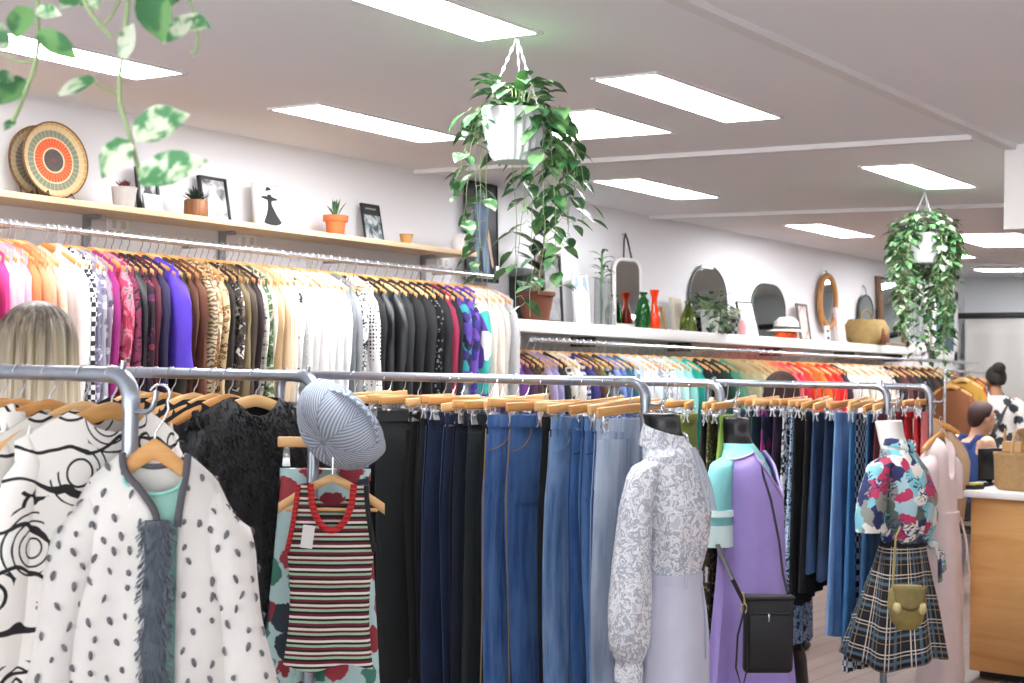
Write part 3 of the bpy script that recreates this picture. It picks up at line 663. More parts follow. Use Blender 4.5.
# trouser rack
GC = 'wooden clip hangers on the trouser rack'
DN = lambda a, b, s=1.0, k=0: fab('denim', a, b, scale=s, seed=k)
SEAM = fp('#8a6f4a'); SEAMB = fp('#27395c')
TR = [
 (322, 'trousers', 'black pleated', 'on the trouser rack, hidden under the cap', fp('#161618'), {}), (340, 'trousers', 'coal black', 'on the trouser rack, just past the cap', fp('#1a1a1c'), {}), (356, 'trousers', 'soft black', 'on the trouser rack behind the charcoal slacks', fp('#141517'), {}), (371, 'trousers', 'faded black', 'on the trouser rack next to the charcoal slacks', fp('#1d1e20'), {}),
 (386, 'slacks', 'broad charcoal', 'on the trouser rack beside the striped tank top', fp('#262a2b'), dict(W=.2)), (412, 'trousers', 'pure black', 'on the trouser rack between charcoal slacks and navy jeans', fp('#131315'), {}), (422, 'jeans', 'black seamed', 'on the trouser rack next to the navy jeans', DN('#17181b', '#232529'), dict(seam=fp('#0c0c0d'))),
 (431, 'jeans', 'deep navy', 'on the trouser rack with wide dark legs', DN('#15203a', '#20304f', k=1), dict(seam=SEAMB)), (449, 'jeans', 'ink navy', 'on the trouser rack between two navy pairs', DN('#121a30', '#1b2846', k=2), dict(seam=SEAMB)), (459, 'jeans', 'blackened navy', 'on the trouser rack with a shiny rivet', DN('#0f1422', '#182135', k=3), dict(seam=fp('#0d0f15'))),
 (470, 'trousers', 'dark green grey corduroy', 'on the trouser rack', fab('vstripe', '#232c2e', '#2c3638', '#1e2628', scale=9), {}), (486, 'trousers', 'sooty black', 'on the trouser rack left of the brightest blue jeans', fp('#151719'), {}),
 (496, 'jeans', 'mid blue five pocket', 'on the trouser rack, the widest shown', DN('#2a4d86', '#5f86bb', k=4), dict(seam=fp('#93794f'), W=.2)), (514, 'jeans', 'royal blue', 'on the trouser rack tucked against the five pocket pair', DN('#23457c', '#4a72aa', k=5), dict(seam=fp('#8a734f'))), (546, 'trousers', 'narrow black', 'on the trouser rack between two blue jeans', fp('#121316'), {}),
 (556, 'jeans', 'faded light blue', 'on the trouser rack with a worn belt loop', DN('#4a6fa3', '#8fb0d6', k=6), dict(seam=fp('#7b90ae'), flare=.015)), (577, 'jeans', 'classic blue', 'on the trouser rack right of the faded pair', DN('#2c5288', '#4d77ae', k=7), dict(seam=SEAMB)), (588, 'jeans', 'soft blue straight', 'on the trouser rack beside the pale pair', DN('#3a639c', '#6b93c4', k=8), dict(seam=SEAMB)),
 (601, 'jeans', 'bleached grey blue', 'last on the trouser rack, behind the silver blouse', DN('#8fa6c2', '#c6d2e2', k=9), dict(seam=fp('#7d93b5'))) ]
for px, noun, d, ph, mat, op in TR:
    op = dict(op); hang('clip', RBB, px, noun, d, ph, mat, 'on the trouser rack', GC, y=480, dx=-.17, fn=trousers, yaw=-9, **op)
# lime and lilac rack
GD = 'wooden clip hangers on the lime skirt rack'
for px, noun, d, ph, mat, op, fn in [
  (632, 'skirt', 'dark blue', 'behind the end post of the trouser rack', fp('#20304f'), dict(L=.7), skirt), (646, 'skirt', 'navy grey', 'behind the black neck of the silver blouse form', fp('#2a3145'), dict(L=.7), skirt), (655, 'skirt', 'midnight blue', 'between the silver blouse form and lime skirt', fp('#1a2440'), dict(L=.8), skirt),
  (668, 'skirt', 'lime green', 'behind the silver blouse, on the rack with the lilac dress', fp('#9dae4c'), dict(L=.55, W=.15), skirt), (688, 'skirt', 'black', 'thin dark edge between lime skirt and sequin skirt', fp('#17171a'), dict(L=.6), skirt),
  (694, 'skirt', 'long olive gold sequin', 'between the silver blouse and lilac dress displays', fab('sequin', '#6b6546', '#a9a27e'), dict(L=1.0, flare=.05), skirt), (706, 'skirt', 'short grass green', 'behind the rack post of the lilac dress', fp('#869f45'), dict(L=.35), skirt) ]:
    hang('clip', RC, px, noun, d, ph, mat, 'on the lime skirt rack', GD, y=470, dx=-.17, fn=fn, yaw=17, **op)
# denim skirt rack
GE = 'wooden clip hangers on the denim skirt rack'
for px, noun, d, ph, mat, op, fn in [
  (722, 'skirt', 'teal', 'behind the black neck of the lilac dress form', fp('#1f5560'), dict(L=.6), skirt), (734, 'skirt', 'blue grey', 'behind the lilac dress form on the denim rack', fp('#33506e'), dict(L=.6), skirt), (746, 'skirt', 'dark petrol', 'right of the black neck of the lilac form', fp('#1b3844'), dict(L=.6), skirt),
  (757, 'skirt', 'navy magenta flower print', 'on the denim rack above the lilac shoulder', fab('patch', '#1a2142', '#15182d', '#8a2c74', '#1c2550', '#28284f', scale=2.0), dict(L=.75), skirt), (768, 'skirt', 'dark plum', 'on the denim rack beside the flower print', fp('#2a1c33'), dict(L=.75), skirt),
  (778, 'skirt', 'black white leaf print', 'narrow strip on the denim rack beside black skirts', fab('blotch', '#d9dbdf', '#1c1e24', scale=2.4), dict(L=.8), skirt), (785, 'skirt', 'long blue white fleck print', 'lowest hem between lilac dress and floor', fab('blotch', '#1f3a63', '#a8c0d8', '#14264a', scale=2.6), dict(L=1.08, flare=.1), skirt),
  (788, 'skirt', 'long plain black', 'on the denim rack over the blue fleck print', fp('#15161a'), dict(L=.88), skirt), (800, 'skirt', 'black pencil', 'on the denim rack beside the dark denim', fp('#121317'), dict(L=.82), skirt), (808, 'skirt', 'dark indigo denim', 'on the denim rack after the black skirts', DN('#1c2f4c', '#2f4a70', k=12), dict(L=.72), skirt),
  (820, 'skirt', 'inky denim', 'on the denim rack between indigo and pale blue', DN('#16243a', '#22395a', k=13), dict(L=.75), skirt), (829, 'skirt', 'long pale blue denim', 'on the denim rack with a frayed hem', DN('#5c87bb', '#86acd8', k=14), dict(L=1.0, flare=.07), skirt),
  (846, 'skirt', 'navy gingham', 'lowest hem under the blue denim skirts', fab('check', '#1a2238', '#c6cfdd', scale=.55), dict(L=1.16, flare=.06, W=.11), skirt), (844, 'skirt', 'long mid blue denim', 'on the denim rack between pale denim and plaid form', DN('#2f628f', '#3f78aa', k=15), dict(L=1.08, flare=.04), skirt), (861, 'skirt', 'slate blue denim', 'on the denim rack beside the palm shirt', DN('#264d74', '#2f5a85', k=16), dict(L=.8), skirt), (870, 'skirt', 'dark red', 'last on the denim rack by its post', fp('#5c1f2a'), dict(L=.5), skirt) ]:
    hang('clip', RD, px, noun, d, ph, mat, 'on the denim rack', GE, y=470, dx=-.16, fn=fn, yaw=8, **op)
GF = 'wooden clip hangers on the farthest rack'
for px, noun, d, ph, mat, op, fn in [
  (880, 'skirt', 'maroon', 'behind the denim rack post', fp('#5a1c2a'), dict(L=.6), skirt), (890, 'skirt', 'dark crimson', 'behind the white neck of the palm shirt form', fp('#8a1a2c'), dict(L=.6), skirt), (898, 'skirt', 'cherry red', 'on the farthest rack beside the palm shirt neck', fp('#b81f30'), dict(L=.65), skirt), (908, 'skirt', 'strawberry red', 'on the farthest rack between red and coral skirts', fp('#c5303e'), dict(L=.65), skirt),
  (915, 'skirt', 'coral pink', 'on the farthest rack by its end post', fp('#dd7c82'), dict(L=1.2, flare=.01), skirt)]:
    hang('clip', RE, px, noun, d, ph, mat, 'on the farthest rack', GF, y=450, dx=-.14, fn=fn, yaw=14, W=.12, **op)
# ---------------------------------------------------------------- front displays
def facing(px): # yaw that turns a thing's -y side towards the viewer standing at the photograph's place
    R = ray(px, 380); return math.atan2(-R.x, R.y)
def hook_tip(rk, back=.06): return Vector((rk[0], rk[1]-.0167-back, rk[2]-.05))
# ---- white tufted coat on the nearest rack's display hook
p = hook_tip(RA); loc = (p.x, p.y, p.z+.012); yw = facing(152)
M_COAT = fp('#dedbd6'); M_TUFT = fp('#6b6b71'); M_BIND = fp('#55545a'); M_MINT = fp('#a9ddd0'); M_GFUR = fp('#565e68', rough=.8)
HZ = -.045     # extra drop of the hanger below the hook tip
ht = thing('clothes_hanger', 'broad wooden hanger with the white tufted coat, hooked on the nearest rack post', 'hanger', loc, yw, None)
hm = hanger_meshes('contour')
m = MB(); m.tube([(.0, 0, -.09), (.002, 0, -.075), (.018, 0, -.05), (.026, 0, -.03)]+[(.008+.02*math.cos(a), 0, .0+.02*math.sin(a)) for a in [math.radians(-40+20*i) for i in range(11)]], .0026, 8); m.build('hook', M_CHROME, ht)
m = MB(); rings = []
for i in range(19):
    x = -.105+.21*i/18; q = abs(x)/.15; z = -.088-.145*q**1.2; h = .045-.018*q
    rings.append([(x, .02*q*q-.004+(.008+.004*q)*math.copysign(abs(math.cos(a))**.6, math.cos(a)), z-h*.5+h*.5*math.copysign(abs(math.sin(a))**.6, math.sin(a))) for a in [2*PI*k/10 for k in range(10)]])
m.loft(rings); m.build('shoulder_bar', M_HW[0], ht)
ct = thing('coat', 'long white wool coat with dark tufts and grey fur edge, nearest the camera', 'coat', loc, yw)
z0, sl, Ws, W, L, D = -.098, .115, .165, .155, .95, .045
def coat_pt(x, t, side, Wt=None):
    zt = shoulder_z(x, z0, sl, Ws); w = lerp(Ws, W, sm(t/.25))+.03*t; xx = x*w/Ws; s = x/Ws; e = math.sqrt(max(0, 1-s*s))
    zt -= (.045*math.sqrt(max(0, 1-(x/.062)**2)) if (side > 0 and abs(x) < .062) else 0); zt -= .035*sm((abs(x)/Ws-.72)/.28); z = lerp(zt, z0-L, t); d = D*(e**.8)*(.25+.75*sm(t/.12))+.006*e*math.sin(9*s+6*t)*sm(t*3)
    return Vector((xx, (-d if side < 0 else .55*d)+.03*(s)**2*(1-sm(t/.3)), z))
def edgeL(t): return lerp(-.062, .008, sm(t/.165)**1.5) if t < .165 else .008
def edgeR(t): return lerp(.066, .05, sm(t/.16)) if t < .16 else .05-.004*t
m = MB()
m.grid(lambda u, v: coat_pt(lerp(-Ws, Ws, u), v**1.2, 1), 17, 14)
m.grid(lambda u, v: coat_pt(lerp(-Ws, edgeL(v**1.2), u), v**1.2, -1), 11, 16)
m.grid(lambda u, v: coat_pt(lerp(edgeR(v**1.2), Ws, u), v**1.2, -1), 9, 16)
bme = m.mesh('body', True, 1e-5); b = obj('body', bme, M_COAT, ct)
so = b.modifiers.new('thick', 'SOLIDIFY'); so.thickness = .004; so.offset = 0
def coat_sleeve(s):
    m = MB(); rings = []
    for i in range(14):
        t = i/13; ln = .60; g = math.sqrt(clamp(t/.08+.02)); r = lerp(.056, .052, t)+.006*math.sin(t*11)
        cx = s*(Ws-.03+.075*sm(t/.8)); z = shoulder_z(Ws, z0, sl, Ws)+.012-ln*t
        rings.append([(cx+r*g*math.cos(a), -.012*t+r*.72*g*math.sin(a)+.02*(1-sm(t/.3)), z-.035*s*math.cos(a)*(1-sm(t/.25))+.012*math.sin(3*a+t*9)*sm(t*3)) for a in [2*PI*k/16 for k in range(16)]])
    m.loft(rings); return m
sl_me = []
for s in (-1, 1):
    me = coat_sleeve(s).mesh('sleeve'); sl_me.append(me); obj('sleeve', me, M_COAT, ct)
for fn in (edgeL, edgeR):
    m = MB(); pts = []
    for i in range(12):
        t = .003+.165*i/11; q = coat_pt(fn(t), t, -1); pts.append(q+Vector((0, -.004, .002)))
    m.tube(pts, .0075, 8, flat=.8); m.build('neckline_binding', M_BIND, ct)
m = MB(); m.tube([coat_pt(lerp(-.06, .06, i/10), .004, 1)+Vector((0, -.006, 0)) for i in range(11)], .006, 8, flat=.6); m.build('neckline_binding', M_BIND, ct)
m = MB(); rings = []
for i in range(26):
    t = .16+.84*i/25; q = coat_pt(.012, t, -1); w = .023+.003*math.sin(i*1.7)
    rings.append([(q.x-.004+w*math.cos(a), q.y-.008+.014*math.sin(a), q.z) for a in [2*PI*k/14 for k in range(14)]])
m.loft(rings); me = m.mesh('fur_trim'); ft = obj('fur_trim', me, M_GFUR, ct)
fu = obj('fur', shag(me, 1800, .022, 9), plain('fur_grey', '#69727d', .8), ft); fu['kind'] = 'stuff'
# dark wool tufts sewn over the coat
def tufts(me, n, seed, y_only=True):
    R = random.Random(seed); bm = bmesh.new(); bm.from_mesh(me); bm.normal_update(); fs = [f for f in bm.faces]; mm = MB(); used = []
    tries = 0
    while len(used) < n and tries < 8000:
        tries += 1; f = R.choice(fs); vs = [v.co for v in f.verts]; a, bq = R.random(), R.random()
        if len(vs) > 4: continue
        p = vs[0].lerp(vs[1], a).lerp(vs[-1].lerp(vs[2 if len(vs) > 3 else -1], a), bq)
        if f.calc_area()/.0012 < R.random(): continue
        if any((p-q).length < .029 for q in used): continue
        used.append(p); nn = f.normal.copy(); d = (Vector((R.uniform(-.5, .7), 0, -1))); d = (d-nn*d.dot(nn)).normalized(); c = nn.cross(d); ln = R.uniform(.009, .016); wd = R.uniform(.0035, .0055)
        rings = []
        for k in range(6):
            u = k/5; r = wd*(math.sin(PI*(u*.8+.14)))**.8; o = p+d*(ln*(u-.4)*1.3)+nn*(.003+.003*math.sin(PI*u))
            rings.append([o+c*(r*math.cos(t))+nn*(r*.55*math.sin(t)) for t in [2*PI*j/7 for j in range(7)]])
        mm.loft(rings)
    bm.free(); return mm.mesh('wool_tufts')
for me, n, sd in ((bme, 330, 4), (sl_me[0], 100, 5), (sl_me[1], 100, 6)):
    o = obj('wool_tufts', tufts(me, n, sd), M_TUFT, ct); o['kind'] = 'stuff'
# mint top inside
mt = shirt('top', 'mint green top worn inside the white tufted coat', 'top', None, loc, yw, M_MINT, style='none', L=.8, W=.125, Ws=.125, D=.022, neck=.06, scoop=.03, z0=-.158, sl=.05)
m = MB(); m.tube([(.058*math.cos(a), -.026-.01*math.sin(-a), -.166+.034*math.sin(a)) for a in [PI+PI*i/14 for i in range(15)]], .004, 6); m.build('neckband', fp('#8fcfc0'), mt)
m = MB(); m.box((-.04, -.04, -.235), (.015, .001, .032), .0); m.build('price_tag', M_TAGW, mt, smooth=False)
# ---- floral skirt + striped tank + cap on the second rack end
p = onX(300, 440, RA2[0]); yw2 = facing(330)
loc = Vector((RA2[0]+.04, RA2[1]-.085, RA2[2]-.03))
_q = onD(327, 400, 4.12)
ht = hanger('clip', (_q.x, _q.y, _q.z-.045), facing(330), 'wooden clip hanger with the pale blue floral skirt beside the striped cap', None)
M_FLORAL = fab('floral', '#b5d3d3', '#8e2d3b', '#a53f48', '#2f3b45', '#8e2d3b', '#45806f', scale=.85, seed=3)
ht.scale = (.74, 1, 1)
for c_ in ht.children:
    if c_.name.startswith('hook'): c_.scale = (1, 1, 1.7); c_.location = (0, 0, .0525)
t = skirt('skirt', 'long pale blue skirt with red flowers behind the striped tank top', 'skirt', None, tuple(onD(327, 400, 4.12)), facing(330), M_FLORAL, L=.95, W=.125, D=.03, flare=.075, nf=4, fold=.2, z0=-.2)
tl = tuple(onD(334, 405, 3.95))
ht = thing('clothes_hanger', 'slim pale wooden hanger with a trouser bar, holding the striped tank top', 'hanger', tl, yw2)
m = MB(); m.tube([(0, 0, -.2), (0, 0, -.06), (.012, 0, -.036)]+[(.0195*math.cos(a), 0, .0195*math.sin(a)) for a in [math.radians(-35+21*i) for i in range(11)]], .0022, 6); m.build('hook', M_CHROME, ht)
m = MB(); rings = []
for i in range(15):
    x = -.145+.29*i/14; z = -.2-.085*(abs(x)/.145)**1.2; h = lerp(.024, .03, abs(x)/.145)
    rings.append([(x, .012*(x/.145)**2+.008*math.cos(a), z+h*.5*math.sin(a)) for a in [2*PI*k/8 for k in range(8)]])
m.loft(rings); m.build('shoulder_bar', M_HW[2], ht)
m = MB(); m.tube([(-.125, .004, -.287), (.125, .004, -.287)], .0055, 8); m.build('trouser_bar', M_HW[2], ht)
M_KNIT = fab('stripe', '#efe9df', '#6d1f2e', '#1f1d22', '#a9c9ad', '#6d1f2e', '#e9e2d6', '#2b2429', '#7b2333', '#a9c9ad', '#1f1d22', scale=1.55)
tk = thing('tank_top', 'striped ribbed knit tank top in red, green and black under the cap', 'tank top', tl, yw2)
def tank(side):
    def f(u, v):
        s = -1+2*u; w = .118-.012*math.sin(v*PI)+.004*v
        ax = abs(s)
        # strap/neck profile
        if ax < .5: top = -.215-(.125 if side < 0 else .06)*math.sqrt(max(0, 1-(ax/.5)**2))
        elif ax < .78: top = -.215-.012*(ax-.5)
        else: top = -.218-.18*((ax-.78)/.22)**.7
        z = lerp(top, -.715+.01*math.sin(4*s), v); e = math.sqrt(max(0, 1-s*s)); d = .022*e+.006*e*math.sin(5*s+4*v)*v
        return Vector((s*w, side*d, z))
    return f
m = MB(); m.grid(tank(-1), 33, 22); m.grid(tank(1), 33, 22); o = m.build('body', M_KNIT, tk, weld=1e-5)
M_RED = fab('stripe', '#c22a2f', '#a31c2a', '#d23a35', scale=8)
f = tank(-1)
m = MB(); m.tube([f(.25+.5*i/24, 0)+Vector((0, -.004, 0)) for i in range(25)], .009, 8, flat=.6); m.build('neck_trim', M_RED, tk)
for (a0, a1) in ((.0, .11), (.89, 1.0)):
    m = MB(); m.tube([f(lerp(a0, a1, i/10), 0)+Vector((0, -.003, 0)) for i in range(11)], .007, 8); m.build('armhole_trim', M_RED if a0 == 0 else M_INK, tk)
m = MB(); m.box((-.02, -.05, -.36), (.032, .001, .062), 0, Matrix.Rotation(.12, 4, 'Y')); m.build('price_tag', M_TAGW, tk, smooth=False)
# baker-boy cap hung over the pipe elbow
cp = onD(341, 424, 3.98); cpt = thing('cap', 'blue and white pinstriped newsboy cap hung over the pipe rack end', 'cap', cp)
Rm = FW; ex = RT; ez = UP
BAS = Matrix(((ex.x, -FW.x*-1, ez.x), (ex.y, FW.y, ez.y), (ex.z, FW.z, ez.z)))
rotq = (Matrix(((RT.x, FW.x, UP.x), (RT.y, FW.y, UP.y), (RT.z, FW.z, UP.z))) @ Matrix.Rotation(math.radians(-32), 3, 'Y') @ Matrix.Rotation(math.radians(-48), 3, 'Z') @ Matrix.Rotation(math.radians(12), 3, 'X')).to_euler()
cpt.rotation_euler = rotq
tt = NT('cap_pinstripe'); uvs = tt.sep(tt.n('ShaderNodeTexCoord').outputs['UV']); pan_ = tt.math('SUBTRACT', tt.math('FRACT', tt.math('MULTIPLY', uvs[0], 8.0)), .5)
rad_ = tt.math('SUBTRACT', 1.02, tt.math('MULTIPLY', uvs[1], .9)); fr = tt.math('FRACT', tt.math('MULTIPLY', tt.math('MULTIPLY', pan_, rad_), 16.0))
tt.col(tt.ramp(fr, [(0, '#ccd4dc'), (.5, '#8c9bb1')], True)); tt.setb(Roughness=.85); tt.bump(tt.noise(tt.co, 300), .2); M_CAP = tt.m
def cap_surf(u, v): # puffy crown, eight panels
    a = 2*PI*u; ph = PI*.5*v; r = max(math.cos(ph), 0.0)**.55; pan = 1+.03*abs(math.sin(4*a))
    x = .118*r*math.cos(a)*pan; z = .14*r*math.sin(a)*pan; y = -.085*math.sin(ph)-.012*math.sin(2*a+1)*r
    return Vector((x, y, z))
m = MB(); m.grid(cap_surf, 49, 14)
m.grid(lambda u, v: Vector((cap_surf(u, 0).x*(1-.45*v), .02+.028*v, cap_surf(u, 0).z*(1-.45*v))), 49, 5)
m.grid(lambda u, v: cap_surf(u, 0).lerp(Vector((cap_surf(u, 0).x, .02, cap_surf(u, 0).z)), v), 49, 3)
m.build('crown', M_CAP, cpt, weld=1e-4)
m = MB(); m.grid(lambda u, v: Vector((.105*math.cos(PI*(u-.5)*.9)*(.6+.85*v), .02-.03*v+.0*v*v, .115*math.sin(PI*(u-.5)*.9)*(.85+.2*v))), 21, 7)
o = m.build('bill', M_CAP, cpt, weld=1e-4); so = o.modifiers.new('thick', 'SOLIDIFY'); so.thickness = .006
for k in range(8):
    m = MB(); m.tube([cap_surf(k/8, v/12*.97)+Vector((0, -.0015, 0)) for v in range(13)], .0016, 5); m.build('panel_seam', fp('#9aa8ba'), cpt)
m = MB(); m.ball((0, -.084, 0), (.011, .006, .011), 12, 7); m.build('button', M_CAP, cpt)

# ---- half-body display forms
def section(m, prof, seg=28, p=2.3):
    """loft of rounded sections: (z, cx, cy, rx, ry_front, ry_back, fold)"""
    rings = []
    for (z, cx, cy, rx, rf, rb, fo) in prof:
        ring = []
        for k in range(seg):
            a = 2*PI*k/seg; ca, sa = math.cos(a), math.sin(a); ry = rb if sa > 0 else rf
            w = 1+fo*math.sin(6*a+z*7)*.5+fo*.5*math.sin(11*a-z*13)
            ring.append((cx+rx*math.copysign(abs(ca)**(2/p), ca)*w, cy+ry*math.copysign(abs(sa)**(2/p), sa)*w, z))
        rings.append(ring)
    m.loft(rings); return m
def interp(prof, n):
    out = []
    for i in range(n):
        t = (len(prof)-1)*i/(n-1); k = min(int(t), len(prof)-2); f = t-k; f = f*f*(3-2*f)*.5+f*.5
        out.append(tuple(lerp(a, b, f) for a, b in zip(prof[k], prof[k+1])))
    return out
def body_form(label, loc, yaw, mat, chain_top, tilt=0.0, neck_h=.10):
    t = thing('display_form', label, 'display form', loc, yaw, 'half body display forms on the racks', rot=(tilt, 0, yaw))
    m = MB(); section(m, interp([(neck_h, 0, .035, .056, .056, .05, 0), (neck_h-.004, 0, .035, .062, .062, .056, 0), (.05, 0, .025, .06, .06, .055, 0), (.0, 0, .01, .072, .065, .058, 0), (-.03, 0, .0, .08, .07, .06, 0)], 12)); m.build('neck', mat, t)
    m = MB(); section(m, interp([(.005, 0, .01, .07, .06, .05, 0), (-.04, 0, .005, .11, .055, .045, 0), (-.09, 0, 0, .13, .08, .045, 0), (-.2, 0, 0, .125, .11, .04, 0), (-.3, 0, 0, .11, .09, .035, 0), (-.38, 0, 0, .1, .08, .035, 0), (-.5, 0, 0, .105, .085, .04, 0)], 22)); m.build('torso', mat, t)
    v = Vector(chain_top)-Vector(loc); v = Matrix.Rotation(-yaw, 3, 'Z') @ v; n = 9; base = Vector((0, .035, neck_h-.002)); m = MB()
    for i in range(n):
        c = base.lerp(v, (i+.5)/n); h = (v-base).length/n*.62; ax = Matrix.Rotation(i*PI/2, 3, 'Z')
        m.tube([c+ax @ Vector((.005*math.cos(a), 0, h*math.sin(a))) for a in [2*PI*k/10 for k in range(11)]], .0016, 5, caps=False)
    m.build('hanging_chain', M_CHROME, t)
    return t
def garment(name, label, cat, loc, yaw, tilt=0.0): return thing(name, label, cat, loc, yaw, rot=(tilt, 0, yaw))
def big_sleeve(s, prof, seg=18, fold=.1):
    """prof: (x, y, z, r) along the arm"""
    m = MB(); rings = []; n = 16
    P = [tuple(lerp(a, b, (t*(len(prof)-1)) % 1 if t < 1 else 1) for a, b in zip(prof[min(int(t*(len(prof)-1)), len(prof)-2)], prof[min(int(t*(len(prof)-1)), len(prof)-2)+1])) for t in [i/(n-1) for i in range(n)]]
    for i, (x, y, z, r) in enumerate(P):
        rings.append([(s*x+r*math.cos(a)*(1+fold*math.sin(4*a+i*.5)), y+r*.85*math.sin(a)*(1+fold*math.sin(3*a+i*.4)), z+.25*r*-s*math.cos(a)*(1-i/(n-1))) for a in [2*PI*k/seg for k in range(seg)]])
    m.loft(rings); return m
FORM_YAW = 0.0    # the forms face the aisle, away from the wall
def neck_pos(px, py, rk, dy): return onY(px, py, rk[1]-dy)
# silver printed blouse and pale trousers
y1 = RBB[1]-.13; nb = onY(670, 447, y1); yaw1 = math.radians(8)
body_form('black glossy half body form wearing the silver printed blouse', nb, yaw1, M_BLACKP, hook_tip(RBB), neck_h=.11)
M_SILV = fab('blotch', '#c6c9d1', '#e9ebf0', '#aab0bb', '#dfe2e9', scale=2.6, rough=.38)
g = garment('blouse', 'silky silver grey leaf printed blouse with balloon sleeves on a black form', 'blouse', nb, yaw1)
m = MB(); section(m, interp([(.03, 0, .02, .07, .07, .062, 0), (.0, 0, .01, .085, .08, .065, .01), (-.03, 0, .005, .145, .085, .06, .01), (-.09, 0, 0, .155, .105, .058, .02), (-.2, 0, 0, .145, .135, .055, .06), (-.3, 0, 0, .125, .118, .05, .12), (-.40, 0, 0, .112, .1, .05, .10), (-.43, 0, 0, .108, .095, .048, .03)], 30)); m.build('body', M_SILV, g)
for s in (-1, 1):
    big_sleeve(s, [(.13, .01, -.035, .03), (.165, .02, -.06, .056), (.185, .035, -.18, .064), (.195, .045, -.34, .07), (.2, .05, -.5, .08), (.2, .05, -.62, .076), (.195, .05, -.68, .045)] if s < 0 else [(.13, .01, -.035, .03), (.15, .03, -.06, .05), (.155, .06, -.18, .055), (.15, .08, -.34, .058), (.145, .085, -.5, .062), (.14, .085, -.62, .06), (.135, .085, -.68, .04)], fold=.07).build('sleeve', M_SILV, g)
    m = MB(); m.lathe([(.042, 0), (.046, -.02), (.045, -.06), (.038, -.062)], 16, (-.195 if s < 0 else .135, .05 if s < 0 else .085, -.675)); m.build('cuff', M_SILV, g)
m = MB(); m.loft([[Vector((.074*math.sin(a)*k, .016-.07*math.cos(a)*k*.98, .012-.02*math.cos(a)+dz)) for (k, dz) in ((1, .0), (.98, .045), (1.06, .045), (1.32, -.02-.03*max(0, math.cos(a))), (1.2, -.012))] for a in [.18+(2*PI-.36)*i/24 for i in range(25)]]); m.build('collar', M_SILV, g)
for dx in (-.018, .018):
    m = MB(); m.tube([(dx*.3, -.08, .0), (dx, -.105, -.05), (dx*1.7, -.128, -.12), (dx*1.5, -.148, -.2)], .007, 8, flat=.4); m.build('neck_tie', fab('plain', '#b3b8c3', rough=.4), g)
for i in range(4):
    m = MB(); m.ball((0, -.138+.011*i, -.21-.055*i), (.006, .004, .006), 8, 5); m.build('button', plain('pearl', '#e6e6ea', .3), g)
M_PALE = fp('#c9cbdc')
g = garment('trousers', 'pale lavender grey high waisted trousers under the silver blouse', 'trousers', nb, yaw1)
m = MB(); section(m, interp([(-.405, 0, 0, .118, .11, .055, .0), (-.44, 0, 0, .12, .11, .055, .0)], 4)); m.build('waistband', M_PALE, g)
m = MB(); section(m, interp([(-.43, 0, 0, .116, .107, .052, .01), (-.52, 0, 0, .135, .12, .06, .02), (-.62, 0, 0, .145, .128, .06, .03), (-.9, 0, 0, .155, .14, .06, .04), (-1.0, 0, 0, .14, .1, .05, .02)], 16)); m.build('hips', M_PALE, g)
for s in (-1, 1):
    m = MB(); section(m, interp([(-.56, s*.06, 0, .06, .09, .045, .01), (-.66, s*.07, 0, .07, .11, .05, .01), (-.9, s*.078, 0, .082, .125, .055, .03), (-1.2, s*.09, 0, .1, .14, .06, .03), (-1.36, s*.09, 0, .105, .14, .06, .03)], 16)); m.build('trouser_leg', M_PALE, g)
m = MB(); m.tube([(.02, -.111, -.45), (.02, -.125, -.56), (.01, -.133, -.68)], .003, 6); m.build('fly_seam', fp('#a9acc4'), g)
for x in (-.09, .09):
    m = MB(); m.box((x, -.1, -.42), (.012, .006, .05), .001); m.build('belt_loop', M_PALE, g)
# lilac dress over aqua mesh tee, with crossbody bag
y2 = RC[1]-.13; nb = onY(741, 448, y2); yaw2 = math.radians(10)
body_form('black glossy half body form wearing the lilac dress', nb, yaw2, M_BLACKP, hook_tip(RC), neck_h=.125)
M_AQUA = fp('#7cc3c4', rough=.6); M_AQW = fp('#d5ecea', rough=.6); M_LIL = fp('#a28fd2'); M_LILD = fp('#c4b0dd')
g = garment('tee', 'aqua sheer striped tee worn under the lilac dress', 'tee', nb, yaw2)
m = MB(); section(m, interp([(.02, 0, .018, .068, .066, .06, 0), (-.005, 0, .01, .085, .078, .062, .01), (-.032, 0, .005, .145, .085, .058, .01), (-.09, 0, 0, .16, .115, .055, .02), (-.2, 0, 0, .145, .14, .05, .03)], 16)); m.build('body', M_AQUA, g)
for s in (-1, 1):
    big_sleeve(s, [(.13, .01, -.03, .03), (.165, .025, -.055, .056), (.182, .035, -.16, .066), (.186, .04, -.25, .07), (.186, .04, -.34, .072)], fold=.05).build('sleeve', M_AQUA, g)
    for (za, zb) in ((-.24, -.265), (-.30, -.385)):
        m = MB(); rings = [[(s*.186+r*math.cos(a)*1.02, .04+r*.87*math.sin(a), z) for a in [2*PI*k/18 for k in range(18)]] for (z, r) in ((za, .068), (za, .076), (zb, .079), (zb, .071))]
        m.loft(rings); m.build('sleeve_band', M_AQW, g)
for i, zz in enumerate((-.035, -.075, -.115)):
    m = MB(); m.tube([(.09*q, -.094-.018*i+.04*q*q, zz-.02*(1-q*q)) for q in [-1+2*k/12 for k in range(13)]], .012, 8, flat=.25); m.build('chest_stripe', M_AQW if i % 2 == 0 else M_LILD, g)
g = garment('dress', 'long lilac sleeveless dress with deep armholes over an aqua tee', 'dress', nb, yaw2)
def zi(z, tab):
    for (z0_, v0), (z1_, v1) in zip(tab, tab[1:]):
        if z >= z1_: return lerp(v0, v1, sm((z0_-z)/(z0_-z1_)))
    return tab[-1][1]
